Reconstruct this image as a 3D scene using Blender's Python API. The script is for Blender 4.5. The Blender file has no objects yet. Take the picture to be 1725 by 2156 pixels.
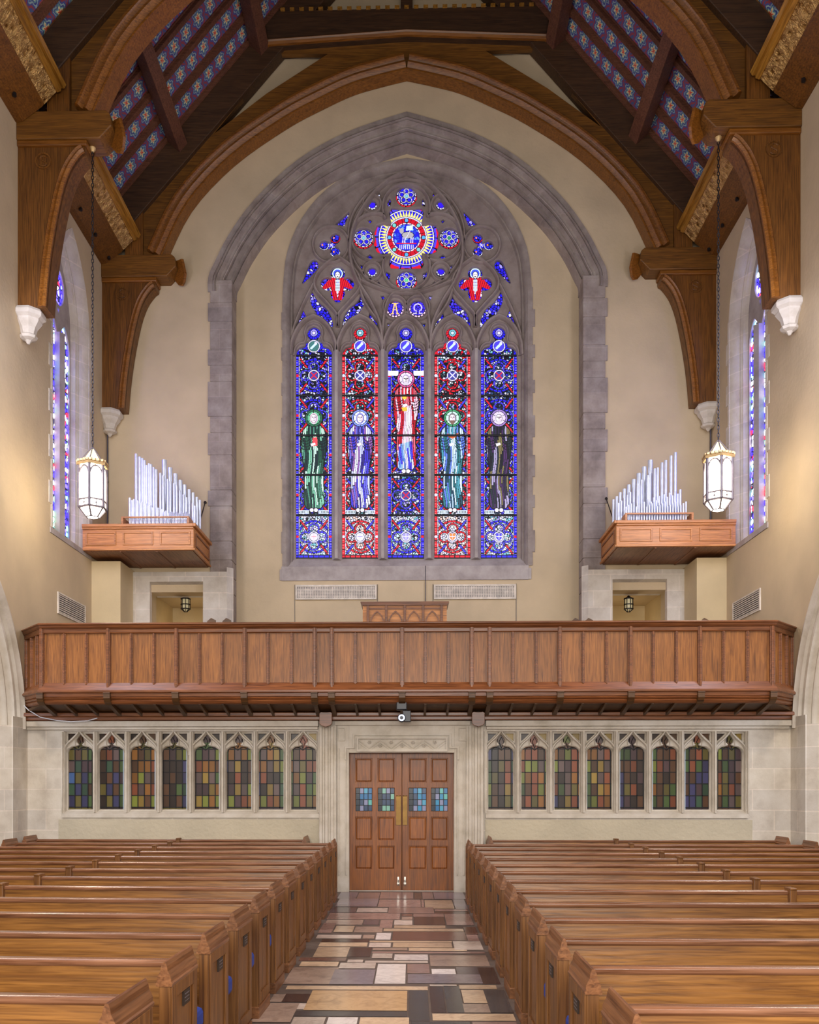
import bpy, math, random
import numpy as np
from mathutils import Vector, Matrix
R = math.radians
PI = math.pi
C = bpy.context.scene.collection
sc = bpy.context.scene

# ---------------------------------------------------------------- camera, world, lights
F = 1936.0; EZ = 1.94; CX = 0.12; TH = 0.0244; HY = 1645.0; VX = 868.0 - F*math.tan(TH)
cd = bpy.data.cameras.new('camera'); cam = bpy.data.objects.new('camera', cd); C.objects.link(cam)
cam.location = (CX, 0, EZ); cam.rotation_euler = (PI/2, 0, TH)
cd.sensor_fit = 'VERTICAL'; cd.sensor_height = 36.0; cd.sensor_width = 28.8
cd.lens = F/2156*36.0
cd.shift_y = (HY-1078.0)/2156.0
cd.shift_x = (862.5-VX)/2156.0
cd.clip_start = 0.05; cd.clip_end = 200
sc.camera = cam
sc.view_settings.view_transform = 'Standard'
sc.view_settings.look = 'None'
sc.view_settings.exposure = 0.0
sc.view_settings.gamma = 1.0
w = bpy.data.worlds.new('world'); sc.world = w; w.use_nodes = True
bg = w.node_tree.nodes['Background']; bg.inputs[0].default_value = (0.80, 0.88, 1.0, 1); bg.inputs[1].default_value = 0.4

def area(name, loc, target, sx, sy, power, col):
    l = bpy.data.lights.new(name, 'AREA'); l.shape = 'RECTANGLE'; l.size = sx; l.size_y = sy; l.energy = power; l.color = col
    o = bpy.data.objects.new(name, l); C.objects.link(o); o.location = loc
    d = Vector(target)-Vector(loc); o.rotation_euler = d.to_track_quat('-Z', 'Y').to_euler(); return o
def down(name, loc, power, col):
    l = bpy.data.lights.new(name, 'SPOT'); l.energy = power; l.color = col; l.shadow_soft_size = 0.22; l.spot_size = R(165); l.spot_blend = 0.6
    o = bpy.data.objects.new(name, l); C.objects.link(o); o.location = loc; return o
def point(name, loc, power, col, rad=0.2):
    l = bpy.data.lights.new(name, 'POINT'); l.energy = power; l.color = col; l.shadow_soft_size = rad
    o = bpy.data.objects.new(name, l); C.objects.link(o); o.location = loc; return o
# added fill behind the camera, and fills standing in for unbuilt nearer clerestory windows
area('chancel_fill', (0, -3.5, 4.4), (0, 14, 0.5), 9, 4, 1550, (1.0, 0.95, 0.88))
for Yb in (4.5, 9.0, 13.4):
    for s in (-1, 1):
        area('clerestory_fill', (s*6.6, Yb, 9.4), (-s*2, Yb+2.5, 4.0), 1.6, 4.5, 170, (0.84, 0.86, 1.0))
for s in (-1, 1):
    area('back_wall_fill', (s*6.5, 13.4, 8.4), (-s*3.0, 20.4, 4.6), 1.6, 3.0, 260, (0.80, 0.80, 1.0))  # extra fill added to brighten the lower gallery wall
# lanterns of the nearer bays, outside the frame
for Yb in (6.8, 11.3):
    for s in (-1, 1):
        down('nave_lantern_light', (s*5.35, Yb, 7.2), 420, (1.0, 0.85, 0.66))
# light in the side aisles and in the two stair lobbies
for s in (-1, 1):
    area('aisle_daylight', (s*9.6, 12.0, 3.4), (s*6.6, 14.6, 2.0), 2.5, 2.5, 130, (0.85, 0.88, 1.0))
    point('lobby_light', (s*5.0, 21.6, 5.2), 10, (1.0, 0.80, 0.50), 0.15)

# ---------------------------------------------------------------- measuring helpers
ct, st = math.cos(TH), math.sin(TH)
def W(px, py, Y):
    t = (px-VX)/F
    dx = Y*(t*ct-st)/(ct+t*st)
    d = Y*ct-dx*st
    return Vector((CX+dx, Y, EZ+(HY-py)*d/F))
def X_(px, Y): return W(px, 1000, Y).x
def Z_(py, Y, px=862): return W(px, py, Y).z

# ---------------------------------------------------------------- materials
def srgb(c):
    return tuple(((v/255)/12.92 if v/255 <= 0.04045 else ((v/255+0.055)/1.055)**2.4) for v in c)
def mat_base(name, rough=0.6, metallic=0.0):
    m = bpy.data.materials.new(name); m.use_nodes = True
    nt = m.node_tree; b = nt.nodes['Principled BSDF']
    b.inputs['Roughness'].default_value = rough; b.inputs['Metallic'].default_value = metallic
    return m, nt, b
def N(nt, t, **k):
    n = nt.nodes.new(t)
    for a, v in k.items():
        if hasattr(n, a): setattr(n, a, v)
        else: n.inputs[a].default_value = v
    return n
def ramp(nt, fac, stops):
    r = nt.nodes.new('ShaderNodeValToRGB'); e = r.color_ramp.elements
    while len(e) < len(stops): e.new(0.5)
    for i, (p, c) in enumerate(stops):
        e[i].position = p; e[i].color = (*srgb(c), 1)
    nt.links.new(fac, r.inputs[0]); return r
def bump(nt, b, h, strength, dist=0.02):
    bp = nt.nodes.new('ShaderNodeBump'); bp.inputs['Strength'].default_value = strength; bp.inputs['Distance'].default_value = dist
    nt.links.new(h, bp.inputs['Height']); nt.links.new(bp.outputs[0], b.inputs['Normal']); return bp
def coords(nt, scale=(1, 1, 1)):
    tc = nt.nodes.new('ShaderNodeTexCoord'); mp = nt.nodes.new('ShaderNodeMapping'); mp.inputs['Scale'].default_value = scale
    nt.links.new(tc.outputs['Object'], mp.inputs[0]); return mp.outputs[0]
def plain(name, col, rough=0.5, metallic=0.0, var=0.06):
    m, nt, b = mat_base(name, rough, metallic)
    v = coords(nt); n = N(nt, 'ShaderNodeTexNoise'); n.inputs['Scale'].default_value = 9; nt.links.new(v, n.inputs['Vector'])
    lo = tuple(c*(1-var) for c in col); hi = tuple(min(255, c*(1+var)) for c in col)
    r = ramp(nt, n.outputs[0], [(0.35, lo), (0.65, hi)]); nt.links.new(r.outputs[0], b.inputs['Base Color']); return m
def plaster(name, col, bs=0.25):
    m, nt, b = mat_base(name, 0.85)
    v = coords(nt)
    n = N(nt, 'ShaderNodeTexNoise'); n.inputs['Scale'].default_value = 1.1; n.inputs['Detail'].default_value = 6; nt.links.new(v, n.inputs['Vector'])
    r = ramp(nt, n.outputs[0], [(0.3, tuple(c*0.94 for c in col)), (0.7, tuple(min(255, c*1.03) for c in col))])
    nt.links.new(r.outputs[0], b.inputs['Base Color'])
    n2 = N(nt, 'ShaderNodeTexNoise'); n2.inputs['Scale'].default_value = 14; n2.inputs['Detail'].default_value = 6; nt.links.new(v, n2.inputs['Vector'])
    bump(nt, b, n2.outputs[0], bs, 0.02); return m
def stone(name, cols, bw=0.75, bh=0.36, joint=0.012, mortar=(214, 208, 200), joints=True, rough=0.75):
    m, nt, b = mat_base(name, rough)
    tc = nt.nodes.new('ShaderNodeTexCoord'); sp = nt.nodes.new('ShaderNodeSeparateXYZ'); nt.links.new(tc.outputs['Object'], sp.inputs[0])
    ad = N(nt, 'ShaderNodeMath', operation='ADD'); nt.links.new(sp.outputs[0], ad.inputs[0]); nt.links.new(sp.outputs[1], ad.inputs[1])
    cb = nt.nodes.new('ShaderNodeCombineXYZ'); nt.links.new(ad.outputs[0], cb.inputs[0]); nt.links.new(sp.outputs[2], cb.inputs[1])
    n = N(nt, 'ShaderNodeTexNoise'); n.inputs['Scale'].default_value = 2.3; n.inputs['Detail'].default_value = 8; n.inputs['Roughness'].default_value = 0.65
    nt.links.new(tc.outputs['Object'], n.inputs['Vector'])
    r = ramp(nt, n.outputs[0], [(0.3, cols[0]), (0.5, cols[1]), (0.72, cols[2])])
    out = r.outputs[0]
    n2 = N(nt, 'ShaderNodeTexNoise'); n2.inputs['Scale'].default_value = 40; n2.inputs['Detail'].default_value = 4; nt.links.new(tc.outputs['Object'], n2.inputs['Vector'])
    if joints:
        br = nt.nodes.new('ShaderNodeTexBrick'); nt.links.new(cb.outputs[0], br.inputs['Vector'])
        br.inputs['Scale'].default_value = 1; br.inputs['Brick Width'].default_value = bw; br.inputs['Row Height'].default_value = bh
        br.inputs['Mortar Size'].default_value = joint; br.inputs['Mortar Smooth'].default_value = 0.3
        br.inputs['Color1'].default_value = (0.93, 0.93, 0.95, 1); br.inputs['Color2'].default_value = (1.06, 1.04, 1.0, 1); br.inputs['Mortar'].default_value = (1.15, 1.12, 1.12, 1)
        mx = nt.nodes.new('ShaderNodeMix'); mx.data_type = 'RGBA'; mx.blend_type = 'MULTIPLY'; mx.inputs[0].default_value = 1
        nt.links.new(out, mx.inputs[6]); nt.links.new(br.outputs[0], mx.inputs[7]); out = mx.outputs[2]
        iv = N(nt, 'ShaderNodeMath', operation='MULTIPLY_ADD'); iv.inputs[1].default_value = -0.5; nt.links.new(br.outputs['Fac'], iv.inputs[0])
        nt.links.new(n2.outputs[0], iv.inputs[2]); bump(nt, b, iv.outputs[0], 0.25, 0.01)
    else:
        bump(nt, b, n2.outputs[0], 0.2, 0.01)
    nt.links.new(out, b.inputs['Base Color']); return m
def wood(name, lo, hi, grain='x', rough=0.38, gs=1.0):
    m, nt, b = mat_base(name, rough)
    s = {'x': (0.9, 9, 9), 'y': (9, 0.9, 9), 'z': (9, 9, 0.9)}[grain]
    s = tuple(q*gs for q in s)
    oi = nt.nodes.new('ShaderNodeObjectInfo')
    tc = nt.nodes.new('ShaderNodeTexCoord'); mp = nt.nodes.new('ShaderNodeMapping'); mp.inputs['Scale'].default_value = s
    ml = N(nt, 'ShaderNodeMath', operation='MULTIPLY'); ml.inputs[1].default_value = 31; nt.links.new(oi.outputs['Random'], ml.inputs[0])
    nt.links.new(ml.outputs[0], mp.inputs['Location']); nt.links.new(tc.outputs['Object'], mp.inputs[0])
    n = N(nt, 'ShaderNodeTexNoise'); n.inputs['Scale'].default_value = 1.2; n.inputs['Detail'].default_value = 7; n.inputs['Roughness'].default_value = 0.6; n.inputs['Distortion'].default_value = 1.4
    nt.links.new(mp.outputs[0], n.inputs['Vector'])
    wv = nt.nodes.new('ShaderNodeTexWave'); wv.bands_direction = {'x': 'Z', 'y': 'Z', 'z': 'X'}[grain]; wv.inputs['Scale'].default_value = 0.9
    wv.inputs['Distortion'].default_value = 7; wv.inputs['Detail'].default_value = 3; wv.inputs['Detail Scale'].default_value = 1.2; nt.links.new(mp.outputs[0], wv.inputs['Vector'])
    mx = N(nt, 'ShaderNodeMath', operation='MULTIPLY_ADD'); mx.inputs[1].default_value = 0.13
    nt.links.new(wv.outputs['Fac'], mx.inputs[0]); nt.links.new(n.outputs[0], mx.inputs[2])
    r = ramp(nt, mx.outputs[0], [(0.32, lo), (0.78, hi)])
    mp2 = nt.nodes.new('ShaderNodeMapping'); mp2.inputs['Scale'].default_value = {'x': (2.2, 34, 60), 'y': (34, 2.2, 60), 'z': (60, 34, 2.2)}[grain]
    nt.links.new(ml.outputs[0], mp2.inputs['Location']); nt.links.new(tc.outputs['Object'], mp2.inputs[0])
    n3 = N(nt, 'ShaderNodeTexNoise'); n3.inputs['Scale'].default_value = 1.0; n3.inputs['Detail'].default_value = 5; n3.inputs['Distortion'].default_value = 0.8; nt.links.new(mp2.outputs[0], n3.inputs['Vector'])
    r3 = ramp(nt, n3.outputs[0], [(0.40, (255, 255, 255)), (0.56, (228, 224, 220)), (0.68, (186, 178, 170))])
    mg = nt.nodes.new('ShaderNodeMix'); mg.data_type = 'RGBA'; mg.blend_type = 'MULTIPLY'; mg.inputs[0].default_value = 1
    nt.links.new(r.outputs[0], mg.inputs[6]); nt.links.new(r3.outputs[0], mg.inputs[7])
    hv = nt.nodes.new('ShaderNodeHueSaturation'); hv.inputs['Hue'].default_value = 0.503; hv.inputs['Saturation'].default_value = 1.03
    vr = N(nt, 'ShaderNodeMath', operation='MULTIPLY_ADD'); vr.inputs[1].default_value = 0.22; vr.inputs[2].default_value = 0.89
    nt.links.new(oi.outputs['Random'], vr.inputs[0]); nt.links.new(vr.outputs[0], hv.inputs['Value']); nt.links.new(mg.outputs[2], hv.inputs['Color'])
    nt.links.new(hv.outputs[0], b.inputs['Base Color'])
    bump(nt, b, mx.outputs[0], 0.12, 0.01); return m
def attr_mat(name, emit, rough=0.3, base=1.0):
    m, nt, b = mat_base(name, rough)
    a = nt.nodes.new('ShaderNodeAttribute'); a.attribute_name = 'Col'
    sc_ = nt.nodes.new('ShaderNodeMix'); sc_.data_type = 'RGBA'; sc_.blend_type = 'MULTIPLY'; sc_.inputs[0].default_value = 1
    sc_.inputs[7].default_value = (base, base, base, 1); nt.links.new(a.outputs['Color'], sc_.inputs[6])
    nt.links.new(sc_.outputs[2], b.inputs['Base Color'])
    if emit:
        nt.links.new(a.outputs['Color'], b.inputs['Emission Color']); b.inputs['Emission Strength'].default_value = emit
    return m
M = {}
M['plaster'] = plaster('plaster_tan', (196, 176, 144))
M['plaster2'] = plaster('stucco_rough', (188, 178, 156), 0.7)
M['plaster_y'] = plaster('plaster_lantern_lit', (206, 186, 146))  # tan plaster made creamier, the lantern glow put into its colour
M['stone'] = stone('limestone_blocks', [(182, 172, 160), (202, 194, 182), (214, 208, 198)])
M['stone_plain'] = stone('limestone_dressed', [(176, 166, 150), (198, 189, 176), (210, 203, 193)], joints=False)
M['stone_grey'] = stone('grey_limestone', [(116, 104, 98), (142, 130, 122), (160, 150, 142)], joints=False)
M['stone_arch'] = stone('grey_limestone_blocks', [(120, 108, 102), (146, 134, 127), (166, 156, 148)], bw=0.9, bh=0.5, joint=0.008)
M['stone_dark'] = stone('tracery_stone', [(118, 104, 98), (142, 128, 122), (158, 146, 140)], joints=False)
M['stone_mull'] = stone('mullion_stone', [(140, 130, 126), (164, 154, 150), (180, 172, 168)], joints=False)
M['oak_x'] = wood('pew_oak', (112, 70, 34), (156, 106, 56), 'x', 0.30)
M['oak_z'] = wood('pew_end_oak', (100, 62, 32), (138, 92, 52), 'z', 0.4)
M['oak_rail'] = wood('pew_rail_oak', (118, 76, 56), (152, 108, 84), 'x', 0.22)
M['oak_cap'] = wood('pew_cap_oak', (104, 64, 40), (146, 98, 66), 'y', 0.36)
M['gal_z'] = wood('gallery_oak_panel', (116, 68, 32), (162, 104, 54), 'z', 0.42, 1.6)
M['gal_x'] = wood('gallery_oak_rail', (98, 56, 34), (138, 84, 52), 'x', 0.35)
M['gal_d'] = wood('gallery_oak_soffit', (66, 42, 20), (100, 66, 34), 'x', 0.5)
M['door'] = wood('door_oak', (112, 58, 20), (156, 90, 36), 'z', 0.4)
M['case'] = wood('organ_case_oak', (176, 110, 58), (206, 140, 84), 'x', 0.4)
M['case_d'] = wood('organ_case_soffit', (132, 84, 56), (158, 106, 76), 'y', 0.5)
M['roof'] = wood('truss_oak', (92, 58, 22), (132, 86, 36), 'x', 0.5)
M['roof_z'] = wood('truss_oak_upright', (92, 56, 24), (132, 84, 38), 'z', 0.45)
M['roof_dark'] = wood('dark_roof_oak', (58, 38, 22), (84, 56, 34), 'x', 0.55)
M['rafter'] = wood('rafter_oak', (92, 56, 42), (124, 80, 60), 'x', 0.55)
M['mould'] = wood('truss_moulding_oak', (112, 66, 26), (152, 96, 42), 'x', 0.4)
M['iron'] = plain('dark_iron', (44, 38, 38), 0.5, 0.6)
M['lead'] = plain('lead_came', (22, 22, 26), 0.5, 0.3)
M['bronze'] = plain('bronze_plate', (66, 56, 50), 0.45, 0.6)
M['brass'] = plain('brass_plate', (120, 92, 50), 0.4, 0.8)
M['steel'] = plain('bright_steel', (200, 196, 186), 0.3, 0.9)
M['black'] = plain('black_plastic', (28, 30, 38), 0.4)
M['lens'] = plain('projector_lens', (110, 120, 150), 0.1, 0.5)
M['blue'] = plain('blue_vinyl', (24, 56, 150), 0.55)
M['pipe'] = plain('pipe_metal', (214, 220, 234), 0.28, 0.45, 0.03)
M['vent'] = plain('painted_grille', (206, 196, 182), 0.6)
M['dark'] = plain('dark_opening', (46, 44, 50), 0.8)
M['lanframe'] = plain('lantern_metal', (120, 112, 118), 0.5, 0.5)
M['lancrown'] = plain('lantern_crown', (190, 160, 110), 0.5, 0.4)
M['white'] = plain('white_tube', (205, 205, 212), 0.4)
M['grey'] = plain('conduit_grey', (70, 66, 74), 0.5)
def gold():
    m, nt, b = mat_base('carved_gilt', 0.42, 0.75)
    v = coords(nt)
    vo = nt.nodes.new('ShaderNodeTexVoronoi'); vo.inputs['Scale'].default_value = 7; nt.links.new(v, vo.inputs['Vector'])
    wv = nt.nodes.new('ShaderNodeTexNoise'); wv.inputs['Scale'].default_value = 11; wv.inputs['Detail'].default_value = 5; wv.inputs['Distortion'].default_value = 2.5; nt.links.new(v, wv.inputs['Vector'])
    s = N(nt, 'ShaderNodeMath', operation='MULTIPLY_ADD'); s.inputs[1].default_value = 1.0; nt.links.new(vo.outputs['Distance'], s.inputs[0]); nt.links.new(wv.outputs[0], s.inputs[2])
    r = ramp(nt, s.outputs[0], [(0.45, (84, 54, 22)), (0.62, (176, 128, 62)), (0.9, (226, 184, 118))])
    nt.links.new(r.outputs[0], b.inputs['Base Color']); bump(nt, b, s.outputs[0], 1.0, 0.08); return m
M['gold'] = gold()
M['gilt'] = wood('gilded_moulding', (132, 88, 34), (190, 138, 66), 'y', 0.35)
def painted():
    m, nt, b = mat_base('painted_ceiling', 0.6)
    tc = nt.nodes.new('ShaderNodeTexCoord'); sp = nt.nodes.new('ShaderNodeSeparateXYZ'); nt.links.new(tc.outputs['UV'], sp.inputs[0])
    def math_(op, a, bv=None):
        n = N(nt, 'ShaderNodeMath', operation=op)
        for i, q in enumerate((a, bv)):
            if q is None: continue
            if isinstance(q, (int, float)): n.inputs[i].default_value = q
            else: nt.links.new(q, n.inputs[i])
        return n.outputs[0]
    u = math_('SUBTRACT', math_('FRACT', math_('MULTIPLY', sp.outputs[0], 2.7)), 0.5)
    vv = sp.outputs[1]
    d = math_('SQRT', math_('ADD', math_('POWER', math_('MULTIPLY', u, 1.25), 2.0), math_('POWER', vv, 2.0)))
    ang = math_('ARCTAN2', u, vv)
    pet = math_('MULTIPLY', math_('SINE', math_('MULTIPLY', ang, 6.0)), 0.07)
    dd = math_('ADD', d, pet)
    n = N(nt, 'ShaderNodeTexNoise'); n.inputs['Scale'].default_value = 14; n.inputs['Detail'].default_value = 3; nt.links.new(tc.outputs['UV'], n.inputs['Vector'])
    dn = math_('ADD', dd, math_('MULTIPLY', math_('SUBTRACT', n.outputs[0], 0.5), 0.22))
    r = ramp(nt, dn, [(0.0, (226, 70, 54)), (0.10, (240, 232, 180)), (0.19, (120, 168, 176)), (0.28, (70, 78, 150)), (0.35, (160, 190, 190)), (0.42, (84, 90, 158)), (0.52, (160, 74, 84)), (0.64, (84, 98, 150)), (0.78, (150, 84, 92)), (0.92, (90, 110, 140))])
    r.color_ramp.interpolation = 'CONSTANT'
    nt.links.new(r.outputs[0], b.inputs['Base Color']); return m
M['painted'] = painted()
def emis(name, col, s):
    m, nt, b = mat_base(name, 0.4); b.inputs['Base Color'].default_value = (*srgb(col), 1)
    b.inputs['Emission Color'].default_value = (*srgb(col), 1); b.inputs['Emission Strength'].default_value = s; return m
M['langlass'] = emis('lantern_glass', (255, 238, 210), 30.0)
M['lancream'] = emis('lantern_top_glass', (255, 236, 186), 1.2)
M['lobbyglass'] = emis('lobby_lantern_glass', (190, 178, 140), 0.35)
M['glass'] = attr_mat('stained_glass', 1.4, 0.5, 0.15)
M['glass_amber'] = attr_mat('leaded_glass', 0.16, 0.38, 0.5)
M['glass_door'] = attr_mat('door_glass', 0.55, 0.2, 0.5)
def floor_mat():
    m, nt, b = mat_base('slate_slabs', 0.16)
    a = nt.nodes.new('ShaderNodeAttribute'); a.attribute_name = 'Col'
    v = coords(nt, (1, 1, 1)); n = N(nt, 'ShaderNodeTexNoise'); n.inputs['Scale'].default_value = 5; n.inputs['Detail'].default_value = 9; n.inputs['Roughness'].default_value = 0.7; n.inputs['Distortion'].default_value = 1.5
    nt.links.new(v, n.inputs['Vector'])
    r = ramp(nt, n.outputs[0], [(0.3, (196, 188, 188)), (0.55, (246, 242, 240)), (0.8, (255, 255, 255))])
    mx = nt.nodes.new('ShaderNodeMix'); mx.data_type = 'RGBA'; mx.blend_type = 'MULTIPLY'; mx.inputs[0].default_value = 0.8
    nt.links.new(a.outputs['Color'], mx.inputs[6]); nt.links.new(r.outputs[0], mx.inputs[7]); nt.links.new(mx.outputs[2], b.inputs['Base Color'])
    bump(nt, b, n.outputs[0], 0.1, 0.01); return m
M['floor'] = floor_mat()
M['floor2'] = stone('aisle_flags', [(96, 84, 78), (120, 106, 98), (140, 126, 116)], bw=0.8, bh=0.5)
M['grout'] = plain('grout', (96, 82, 74), 0.6)

# ---------------------------------------------------------------- mesh helpers
ORG = {}
def tag(o, label=None, cat=None, group=None, kind=None):
    if label: o['label'] = label
    if cat: o['category'] = cat
    if group: o['group'] = group
    if kind: o['kind'] = kind
    return o
def thing(name, loc, label, cat, group=None, kind=None):
    o = bpy.data.objects.new(name, None); C.objects.link(o); o.location = loc; o.empty_display_size = 0.2
    ORG[o.name] = Vector(loc)
    return tag(o, label, cat, group, kind)
class MB:
    def __init__(s): s.v = []; s.f = []; s.smooth = False
    def add(s, vs, fs):
        k = len(s.v); s.v += [tuple(p) for p in vs]; s.f += [tuple(i+k for i in q) for q in fs]; return s
    def box(s, x0, x1, y0, y1, z0, z1):
        x0, x1 = sorted((x0, x1)); y0, y1 = sorted((y0, y1)); z0, z1 = sorted((z0, z1))
        e = 0.0004*((len(s.v)//8) % 6); x0 -= e; x1 += e; y0 -= e; y1 += e; z0 -= e; z1 += e   # neighbours in one mesh never share a plane
        return s.add([(x0,y0,z0),(x1,y0,z0),(x1,y1,z0),(x0,y1,z0),(x0,y0,z1),(x1,y0,z1),(x1,y1,z1),(x0,y1,z1)],
                     [(0,3,2,1),(4,5,6,7),(0,1,5,4),(1,2,6,5),(2,3,7,6),(3,0,4,7)])
    def prism(s, pts, axis, a, b):
        n = len(pts)
        ar = sum(pts[i][0]*pts[(i+1)%n][1]-pts[(i+1)%n][0]*pts[i][1] for i in range(n))
        if ar < 0: pts = pts[::-1]
        a, b = min(a, b), max(a, b)
        def mk(p, t): return {'x': (t, p[0], p[1]), 'y': (p[0], t, p[1]), 'z': (p[0], p[1], t)}[axis]
        vs = [mk(p, a) for p in pts]+[mk(p, b) for p in pts]
        fs = [tuple(range(n))[::-1], tuple(range(n, 2*n))]+[(i, (i+1)%n, n+(i+1)%n, n+i) for i in range(n)]
        if axis == 'y': fs = [q[::-1] for q in fs]
        return s.add(vs, fs)
    def tube(s, p, q, r, n=8, r2=None, caps=True):
        p, q = Vector(p), Vector(q); d = (q-p).normalized(); r2 = r if r2 is None else r2
        u = d.orthogonal().normalized(); w_ = d.cross(u)
        vs = [p+(u*math.cos(2*PI*i/n)+w_*math.sin(2*PI*i/n))*r for i in range(n)]+[q+(u*math.cos(2*PI*i/n)+w_*math.sin(2*PI*i/n))*r2 for i in range(n)]
        fs = [(i, (i+1)%n, n+(i+1)%n, n+i) for i in range(n)]
        if caps: fs += [tuple(range(n))[::-1], tuple(range(n, 2*n))]
        return s.add(vs, fs)
    def path(s, pts, r, n=6):
        for a, b in zip(pts[:-1], pts[1:]): s.tube(a, b, r, n)
        return s
    def lathe(s, prof, c, n=24, rot=0.0):
        vs = []; fs = []; m = len(prof)
        for r, z in prof:
            for i in range(n):
                a = 2*PI*i/n+rot; vs.append((c[0]+r*math.cos(a), c[1]+r*math.sin(a), c[2]+z))
        up = prof[-1][1] >= prof[0][1]
        for j in range(m-1):
            for i in range(n):
                q = (j*n+i, j*n+(i+1)%n, (j+1)*n+(i+1)%n, (j+1)*n+i); fs.append(q if up else q[::-1])
        lo = tuple(range(n))[::-1]; hi = tuple(range((m-1)*n, m*n))
        fs += [lo if up else lo[::-1], hi if up else hi[::-1]]
        return s.add(vs, fs)
    def sweep(s, path, prof, plane, depth, closed=False, side=1):
        # path 2D; prof list of (u outward, v in depth), closed section
        n = len(path); m = len(prof); nrm = []
        for i in range(n):
            if closed: a, b, c = path[i-1], path[i], path[(i+1)%n]
            else: a, b, c = path[max(0, i-1)], path[i], path[min(n-1, i+1)]
            t1 = Vector((b[0]-a[0], b[1]-a[1])); t2 = Vector((c[0]-b[0], c[1]-b[1]))
            if t1.length < 1e-9: t1 = t2
            if t2.length < 1e-9: t2 = t1
            t1.normalize(); t2.normalize(); n1 = Vector((-t1.y, t1.x)); n2 = Vector((-t2.y, t2.x)); nn = (n1+n2).normalized()
            nrm.append(nn/max(0.5, nn.dot(n1)))
        vs = []
        for (px, pz), nn in zip(path, nrm):
            for u, v in prof:
                a, b = px+nn.x*u, pz+nn.y*u
                vs.append((a, depth+v, b) if plane == 'xz' else (depth+v*side, a, b))
        fs = []
        for i in range(n if closed else n-1):
            for j in range(m):
                i2 = (i+1)%n; fs.append((i*m+j, i*m+(j+1)%m, i2*m+(j+1)%m, i2*m+j))
        if not closed: fs += [tuple(range(m))[::-1], tuple(range((n-1)*m, n*m))]
        return s.add(vs, fs)
    def build(s, name, mat, parent=None, smooth=False, bevel=0, recalc=False, off=None):
        o3 = Vector((0, 0, 0))
        if parent is not None:
            r = parent
            while r.parent: r = r.parent
            o3 = ORG[r.name]
        if off is not None: o3 = Vector(off)
        me = bpy.data.meshes.new(name); me.from_pydata([(x-o3.x, y-o3.y, z-o3.z) for x, y, z in s.v], [], s.f)
        me.materials.append(mat)
        if recalc:
            import bmesh
            bm = bmesh.new(); bm.from_mesh(me); bmesh.ops.recalc_face_normals(bm, faces=bm.faces); bm.to_mesh(me); bm.free()
        if smooth:
            me.polygons.foreach_set('use_smooth', [True]*len(me.polygons))
            if hasattr(me, 'set_sharp_from_angle'): me.set_sharp_from_angle(angle=R(38))
        o = bpy.data.objects.new(name, me); C.objects.link(o)
        if parent is not None: o.parent = parent
        elif off is not None: o.location = off
        if bevel:
            b = o.modifiers.new('bevel', 'BEVEL'); b.width = bevel; b.segments = 2; b.limit_method = 'ANGLE'
        return o
def plate(name, outer, holes, plane, depth, thick, mat, parent=None, bev=0.0, side=1):
    """flat slab with holes; outer and holes are 2D outlines; front face at depth, going back by thick"""
    cu = bpy.data.curves.new('tmp', 'CURVE'); cu.dimensions = '2D'; cu.fill_mode = 'BOTH'
    for pts in [outer]+holes:
        sp = cu.splines.new('POLY'); sp.points.add(len(pts)-1)
        for i, p in enumerate(pts): sp.points[i].co = (p[0], p[1], 0, 1)
        sp.use_cyclic_u = True
    cu.extrude = thick/2-bev; cu.bevel_depth = bev; cu.bevel_resolution = 1; cu.offset = -bev
    o = bpy.data.objects.new('tmp', cu); C.objects.link(o)
    dg = bpy.context.evaluated_depsgraph_get(); dg.update()
    me = bpy.data.meshes.new_from_object(o.evaluated_get(dg)); bpy.data.objects.remove(o); bpy.data.curves.remove(cu)
    o3 = Vector((0, 0, 0))
    if parent is not None:
        r = parent
        while r.parent: r = r.parent
        o3 = ORG[r.name]
    co = np.empty(len(me.vertices)*3); me.vertices.foreach_get('co', co); co = co.reshape(-1, 3)
    out = np.empty_like(co)
    if plane == 'xz':
        out[:, 0] = co[:, 0]; out[:, 1] = -co[:, 2]+depth+thick/2; out[:, 2] = co[:, 1]
    else:
        out[:, 0] = co[:, 2]+depth+side*thick/2; out[:, 1] = co[:, 0]; out[:, 2] = co[:, 1]
    out -= np.array(o3)[None, :]
    me.vertices.foreach_set('co', out.ravel()); me.materials.clear(); me.materials.append(mat); me.name = name; me.update()
    ob = bpy.data.objects.new(name, me); C.objects.link(ob)
    if parent is not None: ob.parent = parent
    return ob
def copy_tree(o, parent=None):
    c = o.copy(); C.objects.link(c); c.parent = parent
    for ch in o.children: copy_tree(ch, c)
    return c
def arc(cx, cy, r, a0, a1, n):
    return [(cx+r*math.cos(R(a0+(a1-a0)*i/n)), cy+r*math.sin(R(a0+(a1-a0)*i/n))) for i in range(n+1)]
def smoothpts(pts, k=3, closed=False):
    for _ in range(k):
        out = []
        n = len(pts)
        rng = range(n) if closed else range(n-1)
        if not closed: out.append(pts[0])
        for i in rng:
            a, b = pts[i], pts[(i+1)%n]
            out.append((a[0]*.75+b[0]*.25, a[1]*.75+b[1]*.25)); out.append((a[0]*.25+b[0]*.75, a[1]*.25+b[1]*.75))
        if not closed: out.append(pts[-1])
        pts = out
    return pts
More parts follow.
